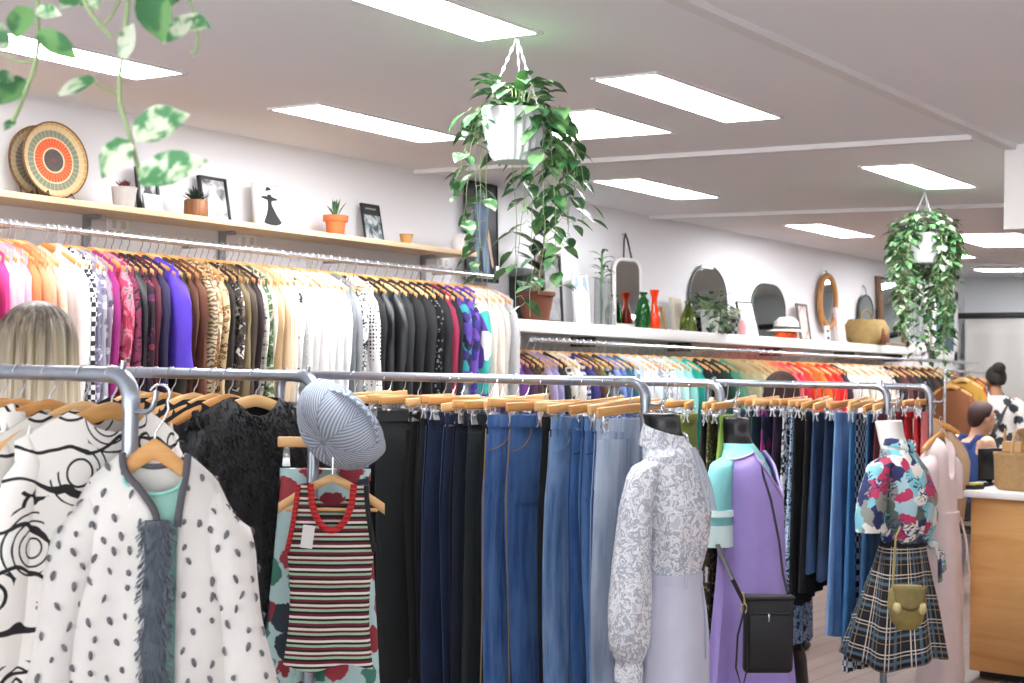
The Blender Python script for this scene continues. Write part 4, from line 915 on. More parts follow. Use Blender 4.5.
def lil(u, v):
    a = -PI*.5+2*PI*u; ca, sa = math.cos(a), math.sin(a); t = v
    drop = .185*(max(0, 1-abs(ca)/.62)**.9)*(1 if sa < 0 else .12)
    top = .0-.04*abs(ca)**3-drop; z = lerp(top, -1.22+.012*math.sin(5*a), t)
    rx = zi(z, [(.0, .105), (-.02, .125), (-.045, .165), (-.1, .176), (-.2, .165), (-.35, .165), (-1.25, .25)]); rf = zi(z, [(0, .085), (-.03, .105), (-.09, .135), (-.2, .172), (-.4, .18), (-1.25, .235)]); rb = zi(z, [(0, .066), (-.1, .068), (-1.25, .11)])
    fo = 1+.075*sm(t*2-.3)*math.sin(9*a)+.04*t*math.sin(17*a)
    return Vector((rx*ca*fo, (rf if sa < 0 else rb)*sa*fo-.004, z))
m = MB(); m.grid(lil, 57, 26); o = m.build('dress_body', M_LIL, g, weld=1e-4); so = o.modifiers.new('thick', 'SOLIDIFY'); so.thickness = .004
m = MB(); pts = [lil(k/57, 0) for k in range(58)]; m.tube([q+Vector((0, -.003, 0)) for q in pts], .005, 6, caps=False); m.build('neckline_edging', M_LILD, g)
# crossbody bag
M_BAG = fab('plain', '#1b1b1e', rough=.6)
bagp = onY(768, 634, y2-.3); ybag = facing(768)*.75; bt = thing('crossbody_bag', 'small black crossbody bag hung across the lilac dress', 'bag', bagp, ybag)
m = MB(); m.box((0, 0, 0), (.19, .055, .29), .018); m.build('bag_body', M_BAG, bt)
m = MB(); m.box((0, -.032, -.025), (.165, .014, .2), .006); m.build('front_pocket', M_BAG, bt)
m = MB(); m.box((0, -.002, .138), (.194, .06, .02), .008); m.build('zip_flap', M_BAG, bt)
m = MB(); m.tube([(-.06, -.041, .085), (.07, -.041, .085)], .003, 6); m.build('pocket_zip', plain('zip_dark', '#3a3a3c', .4), bt)
m = MB(); m.box((-.01, -.044, .068), (.006, .004, .03), .001); m.build('zip_pull', M_CHROME, bt)
m = MB(); m.tube([(-.1+.012*math.cos(a), -.02, .1+.018*math.sin(a)) for a in [2*PI*k/12 for k in range(13)]], .003, 6, caps=False); m.tube([(-.1, -.02, .12), (-.105, -.02, .16)], .006, 8); m.build('clasp', plain('pale_gold', '#d9c690', .3, .8), bt)
def tobag(v): # world -> bag local
    return Matrix.Rotation(-ybag, 3, 'Z') @ (Vector(v)-bagp)
def tow(v): return Vector(nb)+Matrix.Rotation(yaw2, 3, 'Z') @ Vector(v)
s1 = [tobag(onY(*q)) for q in ((752, 451, y2-.01), (762, 470, y2-.13), (771, 500, y2-.2), (779, 540, y2-.26), (783, 575, y2-.29))]+[Vector((.075, .0, .15))]
s2 = [Vector((-.1, -.02, .12))]+[tobag(onY(*q)) for q in ((733, 580, y2-.22), (722, 556, y2-.1), (714, 536, y2+.02), (722, 520, y2+.1))]
m = MB(); m.tube(s1, .011, 8, flat=.3); m.build('strap', M_BAG, bt)
m = MB(); m.tube(s2, .009, 8, flat=.35); m.build('strap', M_BAG, bt)
m = MB(); m.tube([(-.1, -.022, .09), (-.125, -.03, .0), (-.13, -.03, -.12), (-.105, -.03, -.2), (-.085, -.03, -.12), (-.09, -.03, .0), (-.1, -.022, .085)], .004, 6); m.build('wrist_loop', M_BAG, bt)
# palm shirt, plaid skirt, gold pouch
y3 = RD[1]-.13; nb = onY(897, 449, y3); yaw3 = math.radians(6)
body_form('white half body form wearing the palm print shirt', nb, yaw3, plain('form_white', '#e9e4dd', .5), hook_tip(RD), neck_h=.13, tilt=-.06)
tt = NT('palm_print')
dn = tt.n('ShaderNodeTexNoise'); dn.inputs['Scale'].default_value = 22; tt.L(tt.co, dn.inputs['Vector']); va = tt.n('ShaderNodeVectorMath', operation='MULTIPLY_ADD'); tt.L(dn.outputs['Color'], va.inputs[0]); va.inputs[1].default_value = (.07, .07, .07); tt.L(tt.co, va.inputs[2]); vv = tt.vor(tt.map((1, 1, .8), src=va.outputs[0]), 17, 'Color'); r_ = tt.n('ShaderNodeSeparateColor'); tt.L(vv, r_.inputs[0])
cells = tt.ramp(r_.outputs[0], [(0, '#e8e4dd'), (.22, '#7fc3cf'), (.36, '#232a5c'), (.5, '#8d8f86'), (.62, '#e8e4dd'), (.72, '#b8315a'), (.82, '#5a6a60'), (.92, '#a9cdd6')], True)
fr = tt.wave(tt.map((1, 1, 1), rot=(.3, .8, .4)), 17, 9.0, 'DIAGONAL', dscale=2.5); on = tt.math('MULTIPLY', tt.math('GREATER_THAN', fr, .8), tt.math('GREATER_THAN', tt.noise(tt.co, 9, 2), .52)); tt.col(tt.mix(on, cells, '#2a3562')); tt.setb(Roughness=.7); M_PALM = tt.m
g = garment('shirt', 'tropical palm leaf print shirt tied at the waist on a white form', 'shirt', nb, yaw3)
m = MB(); section(m, interp([(.0, 0, .01, .085, .08, .062, .0), (-.03, 0, .005, .155, .09, .058, .01), (-.09, 0, 0, .18, .13, .06, .02), (-.2, 0, 0, .185, .18, .058, .05), (-.32, 0, 0, .175, .17, .055, .06), (-.40, 0, 0, .155, .14, .05, .05), (-.43, 0, 0, .14, .12, .046, .03)], 28)); m.build('body', M_PALM, g)
for s in (-1, 1):
    big_sleeve(s, [(.14, .01, -.03, .03), (.175, .025, -.06, .062), (.2, .045, -.18, .074), (.205, .06, -.3, .08), (.2, .06, -.36, .078)], fold=.06).build('sleeve', M_PALM, g)
    m = MB(); m.tube([(s*.015, -.075, -.0), (s*.05, -.068, .02), (s*.075, -.02, .03), (s*.06, .04, .035)], .02, 8, flat=.3); m.build('collar', M_PALM, g)
m = MB(); m.ball((.05, -.15, -.42), (.03, .025, .025), 12, 8); m.build('waist_knot', M_PALM, g)
for dx, dz in ((.03, -.13), (.085, -.1)):
    m = MB(); m.tube([(.05, -.16, -.42), (.05+dx*.6, -.18, -.42+dz*.6), (.05+dx, -.18, -.42+dz*1.3)], [.012, .026, .03], 8, flat=.3); m.build('tie_end', M_PALM, g)
tt = NT('plaid_wool'); o3 = tt.sep(tt.map((1.5, .62, 1), rot=(0, 0, .0), src=tt.n('ShaderNodeTexCoord').outputs['UV'])); out = []
for ax, k in ((0, 8.0), (1, 8.0)):
    f_ = tt.math('FRACT', tt.math('MULTIPLY', o3[ax], k)); out.append(tt.ramp(f_, [(0, '#17161a'), (.3, '#c9beb0'), (.34, '#17161a'), (.44, '#c9beb0'), (.47, '#1d2024'), (.62, '#49606f'), (.74, '#17161a'), (.9, '#8f7c66'), (.93, '#17161a')], True))
tt.col(tt.mix(1.0, out[0], out[1], 'LIGHTEN')); tt.setb(Roughness=.9); tt.bump(tt.noise(tt.co, 300), .2); M_PLAID = tt.m
g = garment('skirt', 'flared dark tartan skirt with white lines under the palm shirt', 'skirt', nb, yaw3)
def pl(u, v):
    a = -PI*.5+2*PI*u; rx = .145+.14*v; rf = .125+.09*v; rb = .055+.17*v; fo = 1+.09*sm(v*1.6)*math.sin(8*a+.5)
    return Vector((rx*math.cos(a)*fo, (rf if math.sin(a) < 0 else rb)*math.sin(a)*fo, -.40-.53*v+.02*math.sin(3*a+1)*v))
m = MB(); m.grid(pl, 65, 18); o = m.build('skirt_body', M_PLAID, g, weld=1e-4); so = o.modifiers.new('thick', 'SOLIDIFY'); so.thickness = .004
m = MB(); section(m, [(-.385, 0, 0, .142, .122, .056, 0), (-.385, 0, 0, .149, .129, .06, 0), (-.425, 0, 0, .153, .137, .064, 0), (-.425, 0, 0, .146, .13, .058, 0)]); m.build('waistband', M_PLAID, g)
gp = onY(907, 606, y3-.27); gt = thing('pouch_bag', 'small gold beaded pouch bag hanging over the tartan skirt', 'bag', gp, facing(907)*.75)
M_GOLD = plain('gold_brocade', '#9b8c52', .45, .35, .25, 60, bump=.5)
m = MB(); section(m, interp([(.085, 0, 0, .06, .02, .02, 0), (.06, 0, 0, .075, .03, .03, .02), (.0, 0, 0, .082, .038, .035, .03), (-.06, 0, 0, .065, .034, .03, .02), (-.095, 0, 0, .04, .018, .018, 0)], 16)); m.build('pouch', M_GOLD, gt)
m = MB(); m.grid(lambda u, v: Vector((lerp(-.072, .072, u)*(1-.2*v), -.034-.008*math.sin(PI*u)-.006*v, .085-.07*v-.03*math.sin(PI*u)*v)), 13, 7); o = m.build('flap', plain('gold_brocade_dark', '#857747', .5, .3, .2, 40), gt); so = o.modifiers.new('thick', 'SOLIDIFY'); so.thickness = .006
for s in (-1, 1):
    m = MB(); m.ball((s*.05, -.035, -.005), (.02, .014, .028), 10, 7); m.build('beaded_motif', plain('beads', '#cfc08c', .35, .5, .3, 120, bump=.6), gt)
m = MB(); m.tube([(-.06, 0, .08), (-.045, .03, .15), (-.02, .1, .27), (.03, .2, .3)], .004, 6); m.build('strap', M_GOLD, gt)
# pale pink wrap dress on the farthest rack's hook
hp = hook_tip(RE); yaw4 = math.radians(0)
M_PINK = fp('#eedcdb'); loc = (hp.x, hp.y+.02, hp.z-.12)
hanger('contour', loc, yaw4, 'wooden hanger holding the pale pink wrap dress on the farthest rack', None)
g = garment('dress', 'pale pink wrap dress with tie belt hanging beside the plywood counter', 'dress', loc, yaw4)
m = torso(W=.14, Ws=.16, L=.44, D=.06, neck=.06, scoop=.2, seed=401, fold=.006, z0=-.07); m.build('bodice', M_PINK, g, weld=1e-5)
for s in (-1, 1): sleeve_mesh(s, Ws=.16, ln=.26, r0=.065, r1=.068, flat=.7, out=.05, seed=9, z0=-.07).build('sleeve', M_PINK, g)
m = MB(); section(m, interp([(-.49, 0, 0, .132, .08, .06, .0), (-.6, 0, 0, .15, .095, .07, .04), (-.9, 0, 0, .16, .11, .08, .08), (-1.38, 0, 0, .152, .12, .09, .1)], 20)); m.build('skirt', M_PINK, g)
m = MB(); section(m, [(-.47, 0, 0, .135, .085, .062, 0), (-.47, 0, 0, .142, .092, .07, 0), (-.525, 0, 0, .142, .094, .072, 0), (-.525, 0, 0, .135, .087, .062, 0)]); m.build('belt', M_PINK, g)
for dx, dz in ((.03, .3), (-.0, .22)):
    m = MB(); m.tube([(.08, -.085, -.5), (.09+dx*.5, -.11, -.5-dz*.5), (.09+dx, -.12, -.5-dz)], [.008, .012, .014], 8, flat=.3); m.build('belt_tie', M_PINK, g)
# tan jacket beyond it
loc = (RE[0]+.02, RE[1]-.06, RE[2]-.03)
p = onD(924, 405, 7.9)
loc = (p.x, p.y, RE[2]-.1)
hanger('contour', loc, facing(930), 'wooden hanger holding the tan jacket behind the pale pink dress', None)
shirt('jacket', 'tan beige jacket behind the pale pink dress, before the counter', 'jacket', None, loc, facing(930), fp('#b79a7c'), L=.5, W=.15, Ws=.17, D=.02, neck=.05, sl=.17)
# dark tote on the floor by the lilac dress
tp = onD(795, 672, 7.0)
tt_ = thing('tote_bag', 'black tote bag standing on the floor behind the lilac dress', 'bag', (tp.x, tp.y, 0), .3)
m = MB(); section(m, interp([(.0, 0, 0, .13, .06, .06, 0), (.02, 0, 0, .15, .07, .07, 0), (.2, 0, 0, .14, .05, .05, .03), (.26, 0, 0, .13, .03, .03, .02)], 12)); m.build('bag_body', M_BAG, tt_)
for s in (-1, 1):
    m = MB(); m.tube([(-.06, s*.03, .25), (-.05, s*.035, .33), (0, s*.04, .37), (.05, s*.035, .33), (.06, s*.03, .25)], .007, 8); m.build('bag_handle', M_BAG, tt_)
# ---------------------------------------------------------------- plants
def leafmat(name, a, b, c=None, scale=30, mid=0.5):
    t = NT(name); f = t.noise(t.co, scale, 2, .5, .6); st = [(mid-.06, a), (mid+.03, b)]
    if c: st.append((mid+.09, c))
    g = t.n('ShaderNodeNewGeometry'); base = t.ramp(f, st); hsv = t.n('ShaderNodeHueSaturation'); t.L(base, hsv.inputs['Color'])
    t.L(t.math('ADD', .7, t.math('MULTIPLY', g.outputs['Random Per Island'], .45)), hsv.inputs['Value']); t.col(hsv.outputs[0]); t.setb(Roughness=.42, Transmission_Weight=0.0, Subsurface_Weight=.08, Subsurface_Radius=(.01, .02, .005)); return t.m
LEAF_G = leafmat('leaf_green', '#376b40', '#669459', scale=18)
LEAF_V = leafmat('leaf_variegated', '#4a8654', '#a9c49d', '#d3dcc2', scale=38, mid=.48)
LEAF_D = leafmat('leaf_dark', '#1f4a30', '#3c7046', scale=18)
LEAF_B = leafmat('leaf_blackgreen', '#1b2a22', '#2c4033', scale=14)
LEAF_M = leafmat('leaf_mid', '#427548', '#7ca272', '#d5dfc6', scale=30, mid=.55)
STEM = plain('stem_green', '#93aa78', .5); STEM_D = plain('stem_brown', '#6b5a3c', .6)
def leaf(m, base, d, up, L, W, droop=.25, fold=.2, heart=True):
    d = Vector(d).normalized(); up = Vector(up); s = d.cross(up)
    if s.length < 1e-3: s = d.orthogonal()
    s.normalize(); n = s.cross(d).normalized(); V = []; N = 7
    prof = [0.05, .62, .95, 1.0, .82, .45, .03] if heart else [.08, .5, .8, .95, .85, .5, .04]
    for i in range(N):
        t = i/(N-1); w = W*.5*prof[i]; c = Vector(base)+d*(L*t)-Vector((0, 0, 1))*(droop*L*t*t)
        back = -d*(L*.1) if (heart and i == 1) else Vector((0, 0, 0))
        V.append([m.bm.verts.new(c+s*w*q+n*(fold*w*abs(q))+(back*abs(q))) for q in (-1, -.5, 0, .5, 1)])
    for a, b in zip(V, V[1:]):
        for k in range(4): m.face((a[k], a[k+1], b[k+1], b[k]))
def strand(ml, ms, p0, pts, r, leaves, lsize, rng, petiole=.03, vis=None):
    """a trailing vine: pts = control points relative to p0"""
    P = [Vector(p0)+Vector(q) for q in pts]; path = []
    for a, b in zip(P, P[1:]):
        for k in range(4): path.append(a.lerp(b, k/4)+Vector((rng.uniform(-.004, .004), rng.uniform(-.004, .004), 0)))
    path.append(P[-1]); ms.tube(path, [r*lerp(1, .55, i/(len(path)-1)) for i in range(len(path))], 6)
    for i in range(leaves):
        t = (i+.6)/leaves*(len(path)-1); k = min(int(t), len(path)-2); p = path[k].lerp(path[k+1], t-k); a = rng.uniform(0, 2*PI)
        d = Vector((math.cos(a), math.sin(a), rng.uniform(-.2, .3))); q = p+d*petiole+Vector((0, 0, -.005)); ms.tube([p, p+d*petiole*.6+Vector((0, 0, .008)), q], r*.5, 5)
        sz = lsize*rng.uniform(.7, 1.15)*(1-.25*i/leaves); leaf(ml, q, d+Vector((0, 0, -.45)), (rng.uniform(-.3, .3), rng.uniform(-.3, .3), 1), sz, sz*.68, rng.uniform(.15, .5), rng.uniform(.1, .35))
def chain(m, a, b, n=None, r=.0011):
    a, b = Vector(a), Vector(b); n = n or max(6, int((b-a).length/.016)); ax = (b-a).normalized(); o1 = ax.orthogonal().normalized(); o2 = ax.cross(o1); h = (b-a).length/n*.62
    for i in range(n):
        c = a.lerp(b, (i+.5)/n); q = o1 if i % 2 else o2
        m.tube([c+q*(.0035*math.cos(t))+ax*(h*math.sin(t)) for t in [2*PI*k/8 for k in range(9)]], r, 4, caps=False)
def flutedpot(h, r0, r1, flutes, amp, seg=96):
    m = MB(); prof = []
    for i in range(10):
        t = i/9; prof.append((lerp(r0, r1, t**.6), h*t))
    prof += [(r1+.002, h+.004), (r1-.008, h+.004), (r1-.012, h-.02), (.01, h-.025)]
    m.lathe([(.01, 0)]+prof, seg, fn=lambda a, z: 1+(amp*math.cos(flutes*a) if 0 < z < h*.97 else 0)); return m
SOIL = plain('potting_soil', '#2d2119', .95, bump=.5)
# big hanging pothos in the ribbed white pot
ap = onC(517, 36); R = random.Random(11)
pot_top = onD(516, 110, 4.36); pz = pot_top.z; pc = Vector((ap.x, ap.y, 0)); PH, PR = .152, .104
t = thing('hanging_plant', 'lush pothos trailing from a ribbed white pot hung below the light panel', 'hanging plant', (ap.x, ap.y, pz-PH))
flutedpot(PH, .062, PR, 22, .05).build('pot', plain('white_ceramic', '#dcdcdf', .5), t)
m = MB(); m.lathe([(.01, PH-.03), (PR-.014, PH-.03), (PR-.014, PH-.02), (.01, PH-.015)], 24); m.build('soil', SOIL, t)
for k in range(3):
    a = 2*PI*k/3+.4; m = MB(); chain(m, (.92*PR*math.cos(a), .92*PR*math.sin(a), PH), (0, 0, ap.z-(pz-PH)-.005)); m.build('hanging_chain', M_WHITE, t)
m = MB(); m.tube([(0, 0, ap.z-pz+PH+.0), (0, 0, ap.z-pz+PH-.015)], .004, 8); m.build('ceiling_hook', M_STEEL, t)
ml, ms, mv = MB(), MB(), MB()
rt = Vector((RT.x, RT.y, 0)).normalized(); aw = Vector((FW.x, FW.y, 0)).normalized()
def W3(x, y, z): return rt*x+aw*y+Vector((0, 0, z))
for i in range(62):   # crown of leaves above the rim
    a = R.uniform(0, 2*PI); r_ = R.uniform(.02, .095); p = Vector((r_*math.cos(a), r_*math.sin(a), PH+R.uniform(.0, .1))); d = Vector((math.cos(a), math.sin(a), R.uniform(-.2, .6)))
    ms.tube([Vector((p.x*.4, p.y*.4, PH-.01)), p*.8+Vector((0, 0, .02)), p], .0016, 5); left = rt.dot(p) < -.02
    leaf(mv if left else ml, p, d, (0, 0, 1), R.uniform(.055, .082), R.uniform(.04, .058), R.uniform(.2, .6))
for (x, y, ln, n, v) in [(.105, .0, .34, 16, 0), (.115, .05, .42, 18, 0), (.09, -.05, .50, 20, 0), (.125, .03, .26, 12, 0), (.07, .08, .55, 18, 0), (.04, .1, .48, 14, 0), (.14, -.01, .34, 12, 0), (.1, .07, .33, 14, 0), (.075, -.07, .38, 14, 0), (.02, .1, .30, 8, 0), (-.09, .03, .50, 8, 1), (-.11, -.02, .36, 8, 1), (-.10, .05, .42, 8, 1), (-.075, .07, .62, 12, 1), (-.03, .09, .60, 10, 0), (.05, .09, .62, 12, 1), (-.12, .0, .22, 6, 1)]:
    dx = R.uniform(.0, .06)*(1 if x > 0 else -.4)
    if ln > .45 and x > -.05: dx = R.uniform(-.05, .05)
    pts = [W3(x*.6, y*.6, PH-.005), W3(x*1.02, y*1.02, PH+.012), W3(x*1.12+dx*.3, y*1.12, PH-.08), W3(x*1.12+dx, y*1.1, PH-ln*.55), W3(x*1.1+dx*1.3+R.uniform(-.03, .03), y, PH-ln)]
    strand(mv if v else ml, ms, (0, 0, 0), pts, .0018, int(n*1.15), .078, R)
ml.build('foliage', LEAF_G, t); mv.build('foliage', LEAF_M, t); ms.build('stems', STEM, t)
# far hanging basket
ap = onC(925, 192); R = random.Random(21); pt = onD(921, 231, 7.72)
t = thing('hanging_plant', 'dense trailing plant in a small white pot hung near the far wall', 'hanging plant', (ap.x, ap.y, pt.z-.16))
m = MB(); m.lathe([(.01, 0), (.07, 0), (.085, .02), (.105, .13), (.11, .16), (.1, .16), (.095, .14), (.01, .135)], 28); m.build('pot', plain('white_ceramic', '#efeef0', .45), t)
top = ap.z-(pt.z-.16)
for k in range(3):
    a = 2*PI*k/3; m = MB(); m.tube([(.1*math.cos(a), .1*math.sin(a), .16), (0, 0, top-.004)], .0025, 5); m.build('hanging_cord', M_WHITE, t)
ml, ms, mv = MB(), MB(), MB()
for i in range(190):
    a = R.uniform(0, 2*PI); r_ = R.uniform(.03, .18); p = Vector((r_*math.cos(a), r_*math.sin(a), .17+R.uniform(.0, .16)*(1-r_/.25))); leaf(ml if R.random() < .6 else mv, p, (math.cos(a), math.sin(a), R.uniform(-.3, .5)), (0, 0, 1), R.uniform(.04, .07), R.uniform(.028, .045), .4)
for i in range(72):
    a = R.uniform(0, 2*PI); r_ = R.uniform(.11, .17); ln = R.uniform(.25, .72)*(1.0 if math.cos(a-2.2) < .6 else .8)
    if R.random() < .2: ln = .28
    if Vector((math.cos(a), math.sin(a), 0)).dot(-aw) > .75 and R.random() < .8: continue
    c, s_ = math.cos(a), math.sin(a)
    strand(ml if R.random() < .5 else mv, ms, (0, 0, 0), [(c*.08, s_*.08, .15), (c*r_, s_*r_, .165), (c*(r_+.02), s_*(r_+.02), .05), (c*r_*.95+R.uniform(-.03, .03), s_*r_*.95, .1-ln*.6), (c*r_*.85, s_*r_*.85, .1-ln)], .002, int(10+ln*30), .058, R, .018)
ml.build('foliage', LEAF_G, t); mv.build('foliage', LEAF_V, t); ms.build('stems', STEM, t)
# variegated pothos close to the camera, only its vines reach into view
pp = onD(70, -110, 2.2); t = thing('hanging_plant', 'variegated pothos vines dangling close by above the woven plates', 'hanging plant', pp)
m = MB(); m.lathe([(.01, 0), (.075, 0), (.1, .1), (.11, .15), (.1, .15), (.095, .13), (.01, .125)], 28); m.build('pot', plain('white_ceramic', '#efeef0', .45), t)
m = MB(); m.tube([(0, 0, ceil_z(pp.y)-pp.z), (0, 0, ceil_z(pp.y)-pp.z-.02)], .004, 8); m.build('ceiling_hook', M_STEEL, t)
for k in range(3):
    a = 2*PI*k/3; m = MB(); m.tube([(.1*math.cos(a), .1*math.sin(a), .15), (0, 0, ceil_z(pp.y)-pp.z-.015)], .0016, 5); m.build('hanging_cord', M_WHITE, t)
mv, ml, ms = MB(), MB(), MB()
def at(px, py, d=2.2): return onD(px, py, d)-pp
def vine(pts, r=.0035):
    P = [at(*q) for q in pts]; path = []
    for i, (a, b) in enumerate(zip(P, P[1:])):
        p0 = P[max(i-1, 0)]; p3 = P[min(i+2, len(P)-1)]
        for k in range(5):
            u = k/5; path.append(.5*((2*a)+(b-p0)*u+(2*p0-5*a+4*b-p3)*u*u+(3*a-p0-3*b+p3)*u**3))
    path.append(P[-1]); ms.tube(path, r, 7)
rim = [(60, -118, 2.22), (62, -130, 2.2)]
vine([(90, -120, 2.25), (118, -128, 2.2), (130, -60, 2.14), (128, 0, 2.12), (124, 40, 2.12), (119, 95, 2.13), (128, 130, 2.14), (141, 178, 2.15)])
vine([(40, -120, 2.25), (20, -125, 2.2), (34, -40, 2.16), (38, 20, 2.16), (36, 60, 2.16), (22, 100, 2.17), (12, 122, 2.18)])
vine([(95, -118, 2.28), (150, -128, 2.2), (170, -60, 2.2), (196, 20, 2.2), (197, 45, 2.2), (193, 57, 2.2)], .0025)
vine([(60, -118, 2.2), (66, -120, 2.08), (74, -40, 2.05), (86, 5, 2.05), (112, 38, 2.07)], .003)
vine([(120, 0, 2.12), (108, 20, 2.12), (98, 28, 2.12)], .0022); vine([(119, 95, 2.13), (104, 88, 2.12), (94, 80, 2.12)], .002); vine([(36, 60, 2.16), (18, 62, 2.16), (4, 54, 2.16)], .002)
def bigleaf(base, tip, w, mat_b, dpt=2.13, tilt=0.0, roll=0.0):
    b = at(base[0], base[1], dpt); e = at(tip[0], tip[1], dpt-.02+tilt); d = e-b; L = d.length; up = -FW+UP*.35+RT*roll
    leaf(mat_b, b, d, up, L, L*w, .05, .22)
for base, tip, w, mb in [((128, 120), (158, 108), .0001, mv)]: pass
bigleaf((133, 134), (190, 112), .62, mv); bigleaf((138, 178), (208, 157), .5, mv, 2.12); bigleaf((128, 140), (102, 176), .72, mv); bigleaf((94, 78), (56, 95), .42, mv, 2.1); bigleaf((122, 58), (134, 20), .5, mv, 2.1)
bigleaf((146, -12), (164, 40), .6, ml, 2.08); bigleaf((190, 18), (162, 42), .6, mv, 2.14); bigleaf((182, 20), (211, 26), .6, mv, 2.16); bigleaf((38, 32), (78, 57), .45, ml, 2.1); bigleaf((26, 6), (16, 38), .75, ml, 2.12); bigleaf((36, 10), (62, 14), .5, mv, 2.12)
bigleaf((80, -8), (60, 8), .8, mv, 2.08); bigleaf((85, -6), (98, 8), .8, mv, 2.1); bigleaf((26, 80), (-8, 104), .7, ml, 2.18); bigleaf((14, 78), (-6, 76), .8, mv, 2.16); bigleaf((14, 120), (4, 130), .6, mv, 2.18); bigleaf((6, 50), (-8, 14), .5, mv, 2.16)
bigleaf((124, -30), (142, -4), .6, mv, 2.1); bigleaf((195, 57), (188, 48), .4, mv, 2.2); bigleaf((182, -20), (170, 6), .6, ml, 2.2); bigleaf((40, -40), (20, -8), .6, mv, 2.14)
rg = random.Random(5)
for i in range(40):
    a = rg.uniform(0, 2*PI); r_ = rg.uniform(.03, .12); p = Vector((r_*math.cos(a), r_*math.sin(a), .14+rg.uniform(0, .08))); leaf(mv if i % 2 else ml, p, (math.cos(a), math.sin(a), .3), (0, 0, 1), .08, .055, .4)
mv.build('foliage', LEAF_V, t); ml.build('foliage', LEAF_G, t); ms.build('stems', STEM, t)

# ---------------------------------------------------------------- things on the pine shelf
SZ = 2.2101; WZ = 1.8655
def shelf_at(px, y, z): # point on the shelf top under a photo column
    q = onY(px, 200, y); return Vector((q.x, y, z))
def mpp(px, y): return (onY(px, 200, y)-CAM).dot(FW)/F     # metres per pixel there
M_BLK = plain('frame_black', '#1c1c1d', .45); M_SILVER = mirror_mat()
M_PHOTO = {}
def photo_mat(name, cols, scale=9, seed=0):
    t = NT(name); t.col(t.ramp(t.noise(t.map(loc=(seed*3.1, seed*1.7, seed)), scale, 3, .6, .8), [(.28+.44*i/max(1, len(cols)-1), c) for i, c in enumerate(cols)])); t.setb(Roughness=.35); return t.m
BW = ['#202022', '#5c5c5e', '#b9b9ba', '#e4e4e3']
def picture(name, label, pos, w, h, lean, yaw, fm, pm, fw=.012, mat_w=0.0, depth=.018, extra=None):
    t = thing(name, label, 'picture', pos, yaw, None, rot=(-lean, 0, yaw))
    m = MB()
    for (c, s) in (((0, 0, fw/2), (w, depth, fw)), ((0, 0, h-fw/2), (w, depth, fw)), ((-w/2+fw/2, 0, h/2), (fw, depth, h)), ((w/2-fw/2, 0, h/2), (fw, depth, h))): m.box(c, s, .001)
    m.build('picture_frame', fm, t)
    m = MB(); m.box((0, .002, h/2), (w-fw, .006, h-fw)); m.build('print', pm, t, smooth=False)
    if extra: extra(t)
    return t
def silhouette(par, name, pts, mat, y=-.004, th=.002):
    m = MB(); A = [m.bm.verts.new((x, y, z)) for x, z in pts]; B_ = [m.bm.verts.new((x, y+th, z)) for x, z in pts]; n = len(pts)
    m.face(A); m.face(B_[::-1])
    for i in range(n): m.face((A[i], B_[i], B_[(i+1) % n], A[(i+1) % n]))
    return m.build(name, mat, par, smooth=False)
def woven_plate(label, px, py, rpx, y, cols, tilt):
    k = mpp(px, y); r = rpx*k; q = onY(px, py, y); t = thing('woven_plate', label, 'plate', (q.x, y, SZ), 0, 'woven plates on wire stands', rot=(-tilt, 0, 0))
    tt = NT('woven_rings'); o3 = tt.sep(); rr = tt.math('DIVIDE', tt.math('SQRT', tt.math('ADD', tt.math('POWER', o3[0], 2.0), tt.math('POWER', tt.math('SUBTRACT', o3[2], r+.012), 2.0))), r)
    ang = tt.math('ARCTAN2', o3[0], tt.math('SUBTRACT', o3[2], r+.012)); seg = tt.math('FRACT', tt.math('MULTIPLY', ang, 36/(2*PI)))
    ring = tt.ramp(rr, cols, True); tt.col(tt.mix(tt.math('MULTIPLY', tt.math('LESS_THAN', seg, .14), .5), ring, '#d9c6a0')); tt.setb(Roughness=.8)
    tt.bump(tt.math('SINE', tt.math('MULTIPLY', rr, 150.0)), .5, .002)
    MX = Matrix.Translation((0, 0, r+.012)) @ Matrix.Rotation(PI/2, 4, 'X'); m = MB()
    m.lathe([(.001, -.004), (r*.8, -.004), (r*.95, .004), (r, .012), (r*1.005, .018), (r*.985, .018), (r*.93, .010), (r*.8, .003), (.001, .003)], 48, M=MX); m.build('plate', tt.m, t)
    m = MB(); m.lathe([(r*.985, .012), (r*1.015, .012), (r*1.02, .02), (r*.985, .02)], 48, M=MX); m.build('rim', plain('plate_rim', '#6d4a2c', .7), t)
    m = MB()
    for s in (-1, 1): m.tube([(s*.06, -.05, .0), (s*.055, -.035, .03), (s*.05, .0, .012), (s*.05, .03, .002), (s*.055, .05, .08), (s*.06, .045, .12)], .0025, 6)
    m.tube([(-.05, .03, .003), (.05, .03, .003)], .0025, 6); m.build('wire_stand', M_BLK, t)
woven_plate('olive and tan woven plate half hidden behind the orange ringed one', 40, 155, 36, 4.885, [(0, '#3b3a3c'), (.25, '#8d8a76'), (.5, '#70736a'), (.72, '#b7a687'), (.9, '#8d7a58')], .08)
woven_plate('round woven plate with orange and black rings on a wire stand', 56, 155, 38, 4.82, [(0, '#7b2d38'), (.07, '#3b3c42'), (.3, '#d9c6a0'), (.34, '#e0592c'), (.58, '#d9c6a0'), (.62, '#7d8673'), (.8, '#cdb58c'), (.93, '#c09a62')], .1)
def pot_lathe(prof, mat, par, name='pot', seg=28, fn=None):
    m = MB(); m.lathe(prof, seg, fn=fn); return m.build(name, mat, par)
